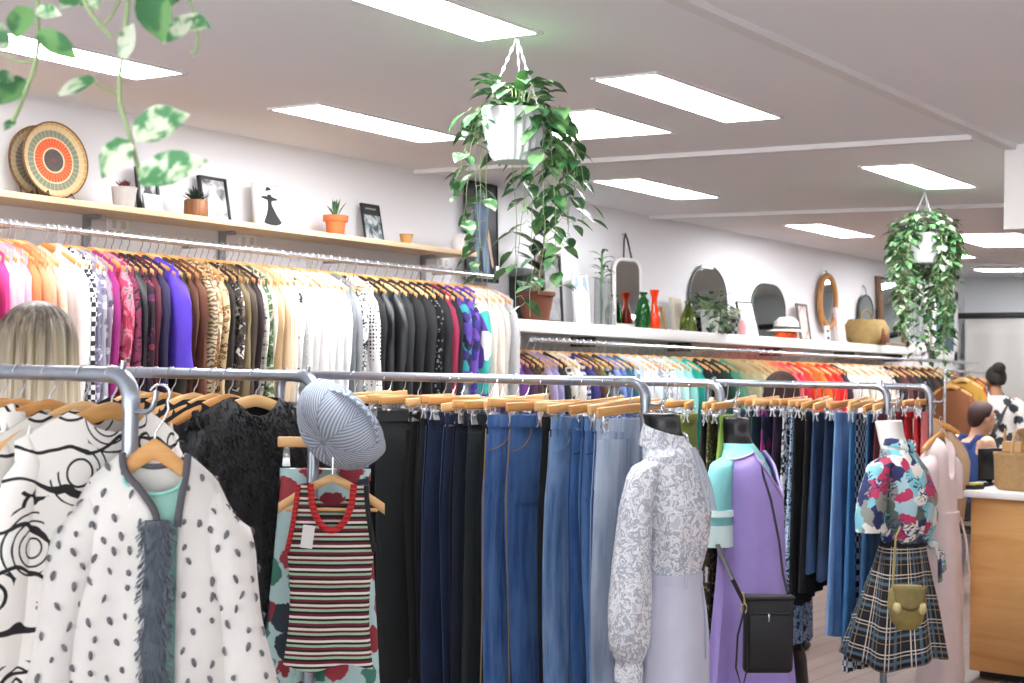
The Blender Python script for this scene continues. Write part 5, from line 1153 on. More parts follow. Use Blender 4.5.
def spiky(par, n, r, h, mat, rng, wid=.012, z=0.0, name='foliage', spread=.6):
    m = MB()
    for i in range(n):
        a = 2.4*i+rng.uniform(-.2, .2); q = (i+.5)/n; d = Vector((math.cos(a)*spread*q**.6, math.sin(a)*spread*q**.6, 1-.5*q)); leaf(m, (d.x*.015, d.y*.015, z), d, (-d.x, -d.y, .3), h*rng.uniform(.75, 1.05), wid, .15*q, .5, False)
    m.build(name, mat, par)
rg = random.Random(3)
p = shelf_at(124, 4.80, SZ); t = thing('potted_succulent', 'dark red succulent in a rough grey concrete pot beside the woven plates', 'potted plant', p)
pot_lathe([(.01, 0), (.04, 0), (.052, .085), (.054, .09), (.046, .09), (.044, .075), (.01, .075)], plain('concrete', '#b9b5b2', .9, 0, .15, 25, bump=.4), t); spiky(t, 22, .03, .055, plain('succulent_red', '#6b2630', .5, 0, .2), rg, .014, .075)
k = mpp(150, 4.9)
picture('framed_photo', 'black framed portrait photo behind the grey concrete pot', shelf_at(150, 4.87, SZ), .115, .205, .16, 0, M_BLK, photo_mat('portrait_a', BW, 14, 1), extra=lambda t: silhouette(t, 'figure', [(-.03, .02), (-.035, .08), (-.015, .11), (-.02, .15), (.0, .17), (.02, .15), (.012, .11), (.035, .08), (.03, .02)], plain('print_dark', '#2b2b2d', .5), -.003))
picture('picture_card', 'small pale unframed card leaning before the black framed portrait', shelf_at(155, 4.80, SZ), .095, .085, .3, 0, plain('card_edge', '#d5d9dd', .6), photo_mat('pale_card', ['#c9d2da', '#eef0f1', '#b4c2cf'], 12, 4), .004, depth=.008)
p = shelf_at(196, 4.80, SZ); t = thing('potted_succulent', 'spiky dark green succulent in a ribbed brown wooden pot', 'potted plant', p)
pot_lathe([(.01, 0), (.046, 0), (.05, .005), (.05, .075), (.046, .08), (.042, .078), (.042, .07), (.01, .07)], wood('ribbed_wood', '#6d4428', '#9c6a3f', axis=2), t, seg=60, fn=lambda a, z: 1+.025*math.cos(20*a)); spiky(t, 26, .03, .075, LEAF_B, rg, .014, .07, spread=.9)
picture('framed_photo', 'large black framed vintage photo beside the brown ribbed pot', shelf_at(218, 4.87, SZ), .165, .215, .22, 0, M_BLK, photo_mat('portrait_b', BW, 10, 2), extra=lambda t: (silhouette(t, 'figure', [(-.05, .02), (-.045, .1), (-.025, .14), (-.03, .17), (-.01, .19), (.01, .185), (.02, .16), (.012, .14), (.04, .11), (.05, .02)], photo_mat('figure_grey', ['#8a8a8b', '#d9d9d8', '#4a4a4b'], 30, 6), -.003)))
def dress_art(t):
    ink = plain('ink_black', '#2b2c30', .8)
    silhouette(t, 'dress_drawing', [(-.012, .14), (-.05, .148), (-.05, .156), (-.015, .158), (-.008, .168), (.01, .168), (.016, .158), (.05, .152), (.052, .144), (.014, .138), (.012, .12), (.04, .075), (.07, .04), (.06, .03), (.03, .022), (.018, .02), (.016, .006), (.006, .006), (.004, .022), (-.03, .026), (-.045, .032), (-.02, .08), (-.012, .11)], ink)
    silhouette(t, 'hat_drawing', [(-.02, .182), (.016, .19), (.012, .198), (-.008, .204), (-.018, .196)], ink)
    silhouette(t, 'pink_stamp', [(-.085, .16), (-.06, .16), (-.06, .185), (-.085, .185)], plain('pale_pink', '#e6c9cc', .8), -.0035)
picture('canvas_print', 'white canvas print of a black dress drawing', shelf_at(272, 4.86, SZ), .20, .215, .14, 0, plain('canvas_edge', '#ecebea', .8), plain('canvas_white', '#f1f0ee', .8), .004, depth=.022, extra=dress_art)
p = shelf_at(336, 4.80, SZ); t = thing('potted_succulent', 'small upright succulent in an orange terracotta pot', 'potted plant', p); M_TERRA = plain('terracotta', '#c76a37', .8, 0, .1, 20)
pot_lathe([(.01, 0), (.042, 0), (.05, .07), (.06, .072), (.062, .1), (.054, .1), (.05, .085), (.01, .085)], M_TERRA, t); pot_lathe([(.01, 0), (.05, 0), (.055, .012), (.048, .012), (.01, .004)], M_TERRA, t, 'saucer'); spiky(t, 7, .02, .115, LEAF_D, rg, .02, .085, spread=.35)
def mag(t):
    silhouette(t, 'title_strip', [(-.04, .175), (.04, .175), (.04, .183), (-.04, .183)], plain('title_grey', '#8f8f92', .6), -.0045)
    silhouette(t, 'cover_photo', [(-.062, .02), (.062, .02), (.062, .145), (-.062, .145)], photo_mat('cover_scene', ['#1d2226', '#6f7d84', '#c9cfd0', '#8f6f5a'], 22, 9), -.0045)
picture('magazine', 'black covered magazine with a photo, leaning on the pine shelf', shelf_at(376, 4.86, SZ), .14, .205, .22, 0, M_BLK, M_BLK, .004, depth=.012, extra=mag)
p = shelf_at(407, 4.82, SZ); t = thing('cup', 'little tan ribbed cup near the end of the pine shelf', 'cup', p)
pot_lathe([(.01, 0), (.024, 0), (.035, .058), (.032, .058), (.022, .006), (.01, .006)], plain('tan_straw', '#cf9f5e', .7, 0, .15, 40), t, 'bowl', 40, lambda a, z: 1+.03*math.cos(14*a)); pot_lathe([(.032, .055), (.0365, .055), (.0365, .061), (.032, .061)], plain('tan_straw_rim', '#b98748', .7), t, 'rim')
p = shelf_at(461, 4.84, SZ); t = thing('vase', 'small rounded white vase at the far end of the pine shelf', 'vase', p)
pot_lathe([(.01, 0), (.036, 0), (.047, .03), (.046, .07), (.036, .1), (.03, .104), (.026, .1), (.03, .08), (.01, .01)], plain('white_stoneware', '#e9e7e6', .5), t, 'body'); pot_lathe([(.024, .1), (.03, .1), (.031, .107), (.025, .108)], plain('white_stoneware_lip', '#dcdad8', .5), t, 'lip')
def jeans_art(t):
    silhouette(t, 'jeans_figure', [(-.075, .02), (-.04, .02), (-.02, .2), (-.005, .22), (.02, .03), (.06, .02), (.075, .03), (.055, .24), (.06, .36), (.075, .43), (.05, .5), (.02, .52), (-.02, .52), (-.05, .49), (-.075, .42), (-.06, .34), (-.065, .22)], fab('denim', '#3b4a63', '#8093ad', seed=30), -.004)
    silhouette(t, 'arm', [(.05, .24), (.085, .1), (.1, .08), (.105, .1), (.075, .25), (.06, .3)], plain('skin_print', '#c9a892', .7), -.005)
q = onY(479, 262, WY-.03); picture('poster', 'tall black poster of a figure in blue jeans on the wall', (q.x+.005, WY-.05, 2.075), .30, .56, .04, 0, M_BLK, plain('poster_black', '#1a1b1e', .4), .006, depth=.015, extra=jeans_art)
# ---------------------------------------------------------------- things on the white shelf
p = shelf_at(538, 4.73, WZ); t = thing('potted_plant', 'dark rubber plant in a brown terracotta pot at the start of the white shelf', 'potted plant', p)
pot_lathe([(.01, 0), (.075, 0), (.1, .14), (.11, .142), (.112, .165), (.1, .165), (.097, .145), (.01, .145)], plain('brown_clay', '#643826', .8, 0, .12, 12), t)
ml, ms = MB(), MB()
for (x, h, n) in ((-.02, .34, 6), (.05, .38, 7), (.02, .24, 4)):
    ms.tube([(x*.3, 0, .14), (x, 0, .14+h*.5), (x*1.5, .0, .14+h)], .005, 6)
    for i in range(n):
        a = 2.4*i+x*40; z = .14+h*(.45+.55*i/(n-1)); d = Vector((math.cos(a), math.sin(a)*.7, .5)); leaf(ml, (x*1.3, 0, z), d, (0, 0, 1), .17, .08, .15, .2, False)
ml.build('foliage', LEAF_B, t); ms.build('stems', STEM_D, t)
mm = MB(); ms = MB()
for (a, L_) in ((PI, .16), (.2, .13), (2.6, .14), (-.6, .12)):
    d = Vector((math.cos(a), -abs(math.sin(a))*.6-.3, .25)); ms.tube([(0, 0, .15), d*.08+Vector((0, 0, .17)), d*.15+Vector((0, 0, .17))], .003, 5); leaf(mm, d*.15+Vector((0, 0, .17)), d, (0, 0, 1), L_*.8, L_*.55, .5)
mm.build('foliage', LEAF_M, t); ms.build('stems', STEM, t)
p = shelf_at(524, 4.892, WZ); t = thing('storage_box', 'black lidded box behind the rubber plant on the white shelf', 'box', (p.x+.02, p.y, p.z), .1)
m = MB(); m.box((0, 0, .13), (.2, .09, .26), .004); m.build('box_body', M_BLK, t); m = MB(); m.box((0, 0, .285), (.21, .1, .05), .006); m.build('lid', plain('lid_grey', '#5a5a60', .5), t)
picture('framed_photo', 'dark photo frame standing behind the rubber plant leaves', shelf_at(556, 4.88, WZ), .2, .42, .08, 0, M_BLK, photo_mat('dim_photo', ['#2a2b2c', '#8f8f90', '#3f4042'], 6, 12), .02)
def fashion(t): silhouette(t, 'figure', [(-.03, .03), (-.035, .2), (-.02, .26), (-.03, .3), (.0, .31), (.03, .3), (.02, .26), (.04, .2), (.02, .03), (.006, .03), (.0, .18), (-.012, .03)], plain('print_pale', '#e9e6ea', .7), -.0045); silhouette(t, 'blue_top', [(-.075, .2), (-.05, .3), (.06, .3), (.08, .2), (.04, .24), (-.04, .24)], photo_mat('blue_print', ['#4a77b8', '#9cb4e0', '#b79ac8'], 20, 3), -.0035)
picture('canvas_print', 'tall white print with a blue and violet figure on the white shelf', shelf_at(585, 4.84, WZ), .165, .32, .1, 0, plain('canvas_edge', '#ecebea', .8), plain('print_white', '#e3e1e6', .7), .005, depth=.02, extra=fashion)
M_GL = glass('clear_glass', '#eef3f0'); M_GREEN = glass('green_glass', '#3f9a4e'); M_RED = plain('orange_red_glass', '#e23a12', .12)
p = shelf_at(604, 4.78, WZ); t = thing('vase', 'tall clear glass cylinder vase with lucky bamboo stems', 'vase', p)
pot_lathe([(.01, 0), (.045, 0), (.05, .01), (.05, .3), (.046, .3), (.046, .012), (.01, .012)], M_GL, t, 'glass_body'); ml, ms = MB(), MB()
for (x, y, h) in ((-.01, .0, .46), (.012, .01, .36)):
    ms.tube([(x, y, .015), (x*1.3, y, h*.5), (x*1.1, y, h)], .007, 7)
    for i in range(9): a = 2.4*i; leaf(ml, (x*1.1, y, h*(.72+.3*i/9)), (math.cos(a), math.sin(a)*.6, .7), (0, 0, 1), .13, .028, .5, .3, False)
ml.build('foliage', LEAF_D, t); ms.build('stems', plain('bamboo_green', '#4f7f48', .5), t)
p = shelf_at(612, 4.74, WZ); t = thing('bottle', 'slim clear glass bottle beside the bamboo vase', 'bottle', p); pot_lathe([(.01, 0), (.03, 0), (.033, .01), (.032, .1), (.014, .14), (.013, .19), (.016, .195), (.011, .195), (.01, .14), (.01, .012)], M_GL, t, 'glass_body'); pot_lathe([(.013, .185), (.017, .186), (.017, .194), (.013, .195)], M_GL, t, 'lip')
# strap mirror with white frame
def mirror_obj(label, pos, yaw, lean, outline, frame_r, fm, extra=None, name='mirror'):
    t = thing(name, label, 'mirror', pos, yaw, rot=(-lean, 0, yaw)); m = MB(); f1 = [m.bm.verts.new((x, 0, z)) for x, z in outline]; f2 = [m.bm.verts.new((x, .006, z)) for x, z in outline]; n = len(outline)
    m.face(f1); m.face(f2[::-1])
    for i in range(n): m.face((f1[i], f2[i], f2[(i+1) % n], f1[(i+1) % n]))
    m.build('mirror_glass', M_SILVER, t, smooth=False); m = MB(); pts = [(x, .003, z) for x, z in outline]
    m.tube(pts+[pts[0], pts[1]], frame_r, 8, caps=False); m.build('frame', fm, t)
    if extra: extra(t)
    return t
def oval(rx, rz, cz, n=40): return [(rx*math.cos(2*PI*k/n), cz+rz*math.sin(2*PI*k/n)) for k in range(n)]
def rrect(w, h, r, z0=0.0, bottom=True):
    pts = []
    for (cx, cz, a0) in ((w/2-r, z0+h-r, 0), (-w/2+r, z0+h-r, PI/2), (-w/2+r*.4, z0+r*.4, PI), (w/2-r*.4, z0+r*.4, 3*PI/2)):
        rr = r if a0 < PI else r*.4
        for k in range(7): pts.append((cx+rr*math.cos(a0+PI/2*k/6), cz+rr*math.sin(a0+PI/2*k/6)))
    return pts
def strap(t):
    m = MB(); m.tube([(-.035, 0, .44), (-.015, .015, .56), (0, .02, .6), (.015, .015, .56), (.035, 0, .44)], .006, 7); m.build('hanging_strap', M_BLK, t); m = MB(); m.tube([(0, .03, .6), (0, .045, .6), (0, .045, .605)], .006, 7); m.build('hook', M_STEEL, t)
mirror_obj('rounded mirror with white frame and black hanging strap beside the bamboo', (onY(627, 300, 4.89).x, 4.88, WZ+.02), -.25, .03, rrect(.24, .43, .07), .014, M_WHITE, strap)
p = shelf_at(645, 4.75, WZ); t = thing('bottle', 'green glass bottle beside the orange red vase', 'bottle', p); pot_lathe([(.01, 0), (.045, 0), (.052, .015), (.052, .13), (.036, .18), (.02, .2), (.019, .22), (.026, .225), (.026, .235), (.014, .235), (.014, .2), (.044, .13), (.044, .012), (.01, .01)], M_GREEN, t, 'glass_body'); pot_lathe([(.019, .218), (.028, .22), (.028, .23), (.019, .232)], M_GREEN, t, 'lip')
p = shelf_at(656, 4.73, WZ); t = thing('vase', 'slender orange red glass vase with a flared neck', 'vase', p); pot_lathe([(.01, 0), (.036, 0), (.04, .01), (.042, .07), (.034, .12), (.018, .165), (.018, .2), (.03, .25), (.027, .25), (.014, .2), (.01, .02)], M_RED, t, 'glass_body'); pot_lathe([(.026, .247), (.032, .248), (.032, .254), (.027, .255)], M_RED, t, 'lip')
picture('framed_photo', 'tiny thin framed picture behind the orange red vase', shelf_at(664, 4.85, WZ), .12, .17, .2, 0, M_HW[0], plain('olive_print', '#8f9070', .6), .008)
p = shelf_at(683, 4.84, WZ); t = thing('book', 'cream covered book leaning beside the round green mirror', 'book', p, rot=(-.2, .06, 0)); m = MB(); m.box((0, 0, .12), (.13, .002, .24), .0); m.box((0, .022, .12), (.13, .002, .24), 0); m.box((-.065, .011, .12), (.002, .024, .24), 0); m.build('cover', plain('book_cream', '#d6cfb8', .7), t, smooth=False); m = MB(); m.box((.002, .011, .12), (.124, .019, .23)); m.build('pages', M_TAGW, t, smooth=False)
p = shelf_at(690, 4.75, WZ); t = thing('bottle', 'squat olive green glass bottle before the cream book', 'bottle', p); MO = glass('olive_glass', '#8ea24a', .05); pot_lathe([(.01, 0), (.055, 0), (.06, .02), (.05, .1), (.025, .16), (.02, .2), (.026, .205), (.014, .205), (.016, .16), (.01, .01)], MO, t, 'glass_body'); pot_lathe([(.018, .198), (.028, .2), (.028, .208), (.018, .209)], MO, t, 'lip')
def glint(t):
    m = MB(); m.box((-.02, -.006, .485), (.16, .006, .03), .002); m.build('painted_glint', M_WHITE, t)  # white bar standing in for a bright glint on the mirror
mirror_obj('large round topped mirror reflecting green leaves on the white shelf', shelf_at(711, 4.91, WZ), -.06, .03, rrect(.5, .49, .22), .008, plain('dark_metal_edge', '#4f5652', .4, .5), glint)
def trailing(label, px, y, potm, shape, lm, seed, nl=40, tr=6, wire=False, ht=.16, rad=.07):
    R = random.Random(seed); t = thing('potted_plant', label, 'potted plant', shelf_at(px, y, WZ)); pot_lathe([(.01, 0), (rad*.75, 0), (rad, ht), (rad*.9, ht), (rad*.85, ht*.85), (.01, ht*.85)], potm, t, 'pot')
    ml, ms = MB(), MB()
    for i in range(nl):
        a = R.uniform(0, 2*PI); d = Vector((math.cos(a), math.sin(a), R.uniform(.1, 1.2))).normalized(); q = d*R.uniform(.04, shape)+Vector((0, 0, ht)); ms.tube([(0, 0, ht*.8), q*.6+Vector((0, 0, ht*.4)), q], .002, 5); leaf(ml, q, d, (0, 0, 1), R.uniform(.05, .08), R.uniform(.03, .05), .4)
    for i in range(tr):
        a = -PI/2+R.uniform(-1.2, 1.2); c, s_ = math.cos(a), math.sin(a); strand(ml, ms, (0, 0, 0), [(0, 0, ht*.9), (c*rad, s_*rad, ht+.03), (c*(rad+.05), s_*(rad+.03), ht*.6), (c*(rad+.06), s_*(rad+.03), R.uniform(-.0, .05))], .002, 8, .05, R, .015)
    ml.build('foliage', lm, t); ms.build('stems', STEM, t); return t
trailing('leafy vine in a white faceted pot before the round topped mirror', 712, 4.73, plain('white_pot', '#e3e1df', .5), .16, LEAF_D, 31, 60, 7)
t = trailing('airy plant in a black diamond patterned pot on the white shelf', 733, 4.76, fab('check', '#2a2b2d', '#8f8f8c', scale=.5), .1, LEAF_M, 32, 12, 1, ht=.13, rad=.065)
m = MB()
for i in range(16):
    a = 2*PI*i/16; leaf(m, (0, 0, .12), (math.cos(a), math.sin(a)*.5, 1.0), (0, -1, .3), .24, .014, .7, .2, False)
m.build('grass_blades', plain('pale_blades', '#a9b08f', .6), t)
p = shelf_at(742, 4.73, WZ); t = thing('jar', 'small pink glass jar beside the diamond patterned pot', 'jar', p); pot_lathe([(.01, 0), (.04, 0), (.046, .02), (.046, .08), (.034, .11), (.03, .11), (.04, .08), (.04, .01), (.01, .008)], plain('pink_glass', '#e79a9c', .15), t, 'glass_body'); pot_lathe([(.01, .108), (.035, .108), (.036, .128), (.01, .13)], plain('jar_lid', '#e8e2dd', .5), t, 'lid')
picture('framed_photo', 'tilted thin black frame with a white picture, before the arched mirror', shelf_at(754, 4.80, WZ), .19, .27, .3, -.2, M_BLK, photo_mat('white_photo', ['#f1f1f0', '#e6ded9', '#c9b7ac'], 6, 8), .008)
mirror_obj('arched grey mirror standing behind the tilted frame', shelf_at(771, 4.92, WZ), -.04, .02, rrect(.54, .42, .2), .008, plain('dark_metal_edge', '#4f5652', .4, .5))
p = shelf_at(788, 4.74, WZ); t = thing('straw_hat', 'cream brimmed hat resting on orange beads on the white shelf', 'hat', (p.x, p.y, p.z+.062)); m = MB(); m.lathe([(.001, .1), (.05, .1), (.085, .07), (.095, .0), (.145, -.008), (.147, -.002), (.1, .008), (.09, .07), (.001, .108)], 30); m.build('crown_and_brim', plain('cream_felt', '#ece4da', .8), t); m = MB(); m.lathe([(.094, .003), (.101, .003), (.098, .03), (.091, .03)], 30); m.build('hat_band', plain('dark_band', '#3a3230', .7), t)
for i in range(12):
    a = 2*PI*i/12; q = p+Vector((.09*math.cos(a), .05*math.sin(a), .028)); o = MB().ball((0, 0, 0), (.027, .027, .027), 14, 9).build('orange_bead', plain('orange_gloss', '#ea5a1c', .25), None, q); tag(o, 'glossy orange bead of the string under the cream hat', 'bead', 'orange beads under the cream hat')
picture('framed_photo', 'dark framed portrait leaning beside the cream hat', shelf_at(808, 4.84, WZ), .19, .3, .16, 0, plain('frame_grey', '#5d5a58', .5), photo_mat('sepia', ['#5c4a42', '#e0c4b4', '#8f7466'], 7, 17), .018)
M_OAK = wood('oval_frame_wood', '#8a5a2b', '#b98045', axis=2)
def ovalx(t):
    m = MB(); m.tube([(0, .0, .54), (0, .02, .57), (0, .03, .565)], .006, 6); m.build('hook', M_STEEL, t)
t = mirror_obj('tall oval mirror in a broad golden wood frame on the wall', (onY(827, 300, 4.9).x, 4.885, WZ+.03), -.05, .02, oval(.14, .215, .31), .026, M_OAK, ovalx)
picture('picture_card', 'small white card with a black letter shape under the oval mirror', shelf_at(830, 4.76, WZ), .09, .13, .1, 0, M_TAGW, M_TAGW, .006, depth=.01, extra=lambda t: silhouette(t, 'black_mark', [(-.025, .02), (.025, .02), (.025, .04), (.006, .04), (.006, .08), (.025, .08), (.025, .1), (-.025, .1), (-.025, .08), (-.006, .08), (-.006, .04), (-.025, .04)], M_BLK, -.007))
p = shelf_at(845, 4.82, WZ); t = thing('book', 'tall pale pink book leaning beside the oval mirror', 'book', p, rot=(-.15, .05, 0)); m = MB(); m.box((0, 0, .15), (.15, .002, .3)); m.box((0, .024, .15), (.15, .002, .3)); m.box((-.075, .012, .15), (.002, .026, .3)); m.build('cover', plain('book_pink', '#e6cfcd', .7), t, smooth=False); m = MB(); m.box((.002, .012, .15), (.144, .02, .29)); m.build('pages', M_TAGW, t, smooth=False)
mirror_obj('round mirror hung from a hook above the straw basket', (onY(867, 300, 4.9).x, 4.90, WZ+.13), -.05, .02, oval(.14, .15, .16), .01, plain('dark_metal_edge', '#4f5652', .4, .5), lambda t: (lambda m: (m.tube([(0, 0, .31), (0, .01, .37), (0, .025, .39), (0, .03, .4)], .006, 6), m.build('hook', M_STEEL, t)))(MB()))
M_STRAW = plain('straw_weave', '#9c8250', .8, 0, .25, 30, bump=.5, bscale=90)
p = shelf_at(868, 4.76, WZ); t = thing('basket', 'rounded straw basket with a brown leather front on the white shelf', 'basket', p); pot_lathe([(.01, 0), (.13, 0), (.18, .06), (.19, .14), (.15, .21), (.14, .21), (.17, .14), (.16, .06), (.01, .02)], M_STRAW, t, 'woven_body', 36, lambda a, z: 1+.015*math.cos(24*a)); m = MB(); m.box((0, -.17, .08), (.16, .02, .12), .01); m.build('leather_front', plain('brown_leather', '#6b3722', .5), t); m = MB(); m.tube([(-.13, 0, .2), (-.1, 0, .27), (0, 0, .3), (.1, 0, .27), (.13, 0, .2)], .008, 7); m.build('handle', M_STRAW, t)
p = shelf_at(896, 4.84, WZ); mirror_obj('tall wood framed mirror leaning behind the far hanging basket', p, -.1, .09, [(-.2, .02), (.2, .02), (.2, .62), (-.2, .62)], .028, wood('walnut', '#5f4230', '#7f5c44', axis=2))
# ---------------------------------------------------------------- far end: curtain, posters, counter, people
M_CURT = plain('curtain_linen', '#b3b0aa', .9, 0, .04, 3)
t = thing('curtain', 'long pale linen curtain on a black rod across the back wall', 'curtain', (XB-.25, 4.86, 0))
m = MB()
def cur(u, v):
    y = -3.4*u; return Vector((.012*math.sin(u*62)+.012*math.sin(u*27+v)+.008*math.sin(u*11+2*v), y, 2.2-2.18*v))
m.grid(cur, 260, 14); o = m.build('cloth', M_CURT, t); so = o.modifiers.new('thick', 'SOLIDIFY'); so.thickness = .004
m = MB(); m.tube([(0, .07, 2.235), (0, -3.5, 2.235)], .03, 10); m.build('curtain_rod', M_BLK, t)
m = MB(); m.box((-.0, -.75, 2.215), (.11, .12, .1), .01); m.build('rod_bracket', M_BLK, t)
# framed posters on the wall at the far end of the rail
for (px0, px1, py0, py1, lab, cols) in ((906, 929, 292, 352, 'white bordered poster with a grey picture behind the far hanging basket', ['#6f7275', '#a9abad', '#3a3c40']), (932, 957, 290, 360, 'white bordered dark poster at the far end of the wall rail', ['#1c2733', '#3f5a72', '#14181f'])):
    a = onY(px0, 320, WY-.03); b = onY(px1, 320, WY-.03); zt = onY((px0+px1)/2, py0, WY-.03).z; zb = onY((px0+px1)/2, py1, WY-.03).z
    picture('poster', lab, ((a.x+b.x)/2, WY-.03, zb), b.x-a.x, zt-zb, .0, 0, M_WHITE, photo_mat('poster_print', cols, 3, px0), .09, depth=.02)
# plywood counter
M_PLY = wood('plywood_face', '#cf9556', '#e6b878', .5, .5, 1); CXF = 7.62; CY1 = 2.52; CY0 = -.6
t = thing('shop_counter', 'golden plywood shop counter with a white top and dark recessed base', 'counter', (CXF, CY1, 0))
m = MB(); m.box((.36, -(CY1-CY0)/2, .5), (.72, CY1-CY0, .91), .003); m.build('front_panel', M_PLY, t)
m = MB(); m.box((.36, -(CY1-CY0)/2, .9725), (.80, CY1-CY0+.06, .035), .004); m.build('countertop', M_WHITE, t)
m = MB(); m.box((.39, -(CY1-CY0)/2, .0225), (.62, CY1-CY0-.06, .045)); m.build('plinth', M_BLK, t)
CT = .9905
p = onX(1018, 470, CXF+.22); t = thing('basket', 'woven wicker basket with an arched handle on the white counter top', 'basket', (p.x, p.y, CT)); M_WICK = plain('wicker', '#a8875c', .8, 0, .25, 50, bump=.6, bscale=70)
pot_lathe([(.01, 0), (.1, 0), (.115, .02), (.122, .19), (.115, .19), (.108, .03), (.01, .015)], M_WICK, t, 'woven_body', 40, lambda a, z: 1+.03*math.cos(20*a)*(1 if int(z*60) % 2 else -1)); pot_lathe([(.11, .185), (.128, .185), (.128, .2), (.11, .2)], M_WICK, t, 'rim', 30)
m = MB(); m.tube([(.115*math.cos(q), .0, .19+.13*math.sin(q)) for q in [PI*k/12 for k in range(13)]], .009, 7); m.build('handle', M_WICK, t)
p = onX(1013, 470, CXF+.42); t = thing('paper_bag', 'brown kraft paper bag behind the wicker basket', 'bag', (p.x, p.y, CT), .2); m = MB(); m.loft([[(sx*.09, sy*.05, 0) for sx, sy in ((-1, -1), (1, -1), (1, 1), (-1, 1))], [(sx*.09, sy*.05, .25) for sx, sy in ((-1, -1), (1, -1), (1, 1), (-1, 1))]]); m.build('bag_body', plain('kraft', '#c49a6c', .85), t, smooth=False)
for s in (-1, 1):
    m = MB(); m.tube([(-.04, s*.045, .24), (-.035, s*.045, .3), (0, s*.045, .32), (.035, s*.045, .3), (.04, s*.045, .24)], .004, 6); m.build('handle', plain('kraft_twine', '#b58a5c', .85), t)
p = onX(992, 470, CXF+.6); t = thing('monitor', 'small black till screen on the counter beside the wicker basket', 'screen', (p.x, p.y, CT), -.5); m = MB(); m.box((0, 0, .11), (.2, .02, .18), .006); m.build('screen', M_BLACKP, t); m = MB(); m.box((0, .02, .03), (.03, .02, .08), .004); m.box((0, .02, .004), (.12, .1, .008), .003); m.build('stand', M_BLK, t)
p = onX(975, 480, CXF+.09); t = thing('card_holder', 'black card holder with yellow cards on the counter end', 'card holder', (p.x, p.y, CT), -.3); m = MB(); m.box((0, 0, .012), (.09, .06, .024), .006); m.build('tray', M_BLK, t); m = MB(); m.box((.012, 0, .03), (.07, .045, .012), .002); m.build('cards', plain('lime_card', '#d3cf72', .6), t)
p = onX(1010, 478, CXF+.15); t = thing('potted_plant', 'small leafy green plant on the counter behind the screen', 'potted plant', (CXF+.5, onX(1024, 440, CXF+.5).y-.12, CT)); pot_lathe([(.01, 0), (.04, 0), (.055, .1), (.048, .1), (.01, .08)], M_WHITE, t)
R = random.Random(9); ml = MB()
for i in range(40): a = R.uniform(0, 2*PI); d = Vector((math.cos(a)*.7, math.sin(a)*.7, R.uniform(.4, 1.2))); leaf(ml, d*R.uniform(.02, .09)+Vector((0, 0, .1)), d, (0, 0, 1), .09, .045, .4)
ml.build('foliage', LEAF_D, t)
# ---------------------------------------------------------------- people
SKIN = plain('skin', '#d9ab8e', .55, 0, .03); SKIN_D = plain('skin_tan', '#b98768', .55, 0, .03)
def blob(bones, balls, voxel=.012):
    """one continuous body: tapered limbs and ellipsoids fused into a single skin"""
    m = MB()
    for (a, b, ra, rb) in bones:
        a, b = Vector(a), Vector(b); n = 6; m.tube([a.lerp(b, i/n) for i in range(n+1)], [lerp(ra, rb, i/n) for i in range(n+1)], 14); m.ball(a, ra*.99, 14, 9); m.ball(b, rb*.99, 14, 9)
    for (c, r) in balls: m.ball(c, r, 18, 12)
    me = m.mesh('raw'); o = bpy.data.objects.new('raw', me); COL.objects.link(o)
    r = o.modifiers.new('r', 'REMESH'); r.mode = 'VOXEL'; r.voxel_size = voxel; s = o.modifiers.new('s', 'SMOOTH'); s.factor = .5; s.iterations = 4
    dg = bpy.context.evaluated_depsgraph_get(); out = bpy.data.meshes.new_from_object(o.evaluated_get(dg)); bpy.data.objects.remove(o)
    for p_ in out.polygons: p_.use_smooth = True
    out.materials.clear(); return out
def head_balls(c, yaw=0.0):
    """face looks along local -y turned by yaw"""
    Rz = Matrix.Rotation(yaw, 3, 'Z'); c = Vector(c); q = lambda x, y, z: c+Rz @ Vector((x, y, z))
    return [(q(0, .01, .03), (.076, .092, .085)), (q(0, -.02, -.05), (.056, .066, .062)), (q(0, -.055, -.085), (.026, .022, .022)), (q(0, -.1, -.02), (.012, .018, .017)), (q(0, -.094, .005), (.009, .012, .026)),
            (q(-.076, .01, -.012), (.01, .02, .03)), (q(.076, .01, -.012), (.01, .02, .03)), (q(0, -.086, -.058), (.022, .012, .007)), (q(0, -.084, -.068), (.018, .011, .007)), (q(-.03, -.085, .025), (.02, .009, .006)), (q(.03, -.085, .025), (.02, .009, .006))]
def hand(bones, wrist, d, side, s=1.0):
    d = Vector(d).normalized(); up = Vector((side, 0, 0)); w = Vector(wrist); acr = d.cross(up).normalized(); pal = w+d*.085
    for k in range(-1, 2): bones.append((w, pal+acr*(.022*k), .02, .014))
    for k, ln in enumerate((.066, .076, .071, .055)):
        b = pal+acr*(.028-.0185*k); b2 = b+d*ln*.5; bones.append((b, b2, .0088, .0082)); bones.append((b2, b2+d*ln*.45-up*.018, .0082, .007))
    th = w+d*.03+acr*.026; bones.append((th, th+d*.035+acr*.026, .011, .009)); bones.append((th+d*.035+acr*.026, th+d*.062+acr*.034, .009, .0075))
def eyes(par, c, yaw):
    Rz = Matrix.Rotation(yaw, 3, 'Z')
    for s in (-1, 1):
        m = MB(); m.ball(Vector(c)+Rz @ Vector((s*.031, -.082, .006)), .0115, 12, 8); o = m.build('eye', plain('eye_white', '#ece8e4', .2), par)
        m = MB(); m.ball(Vector(c)+Rz @ Vector((s*.031, -.0905, .006)), (.0055, .0045, .0055), 10, 6); m.build('iris', plain('iris_brown', '#3a2a1e', .2), o)
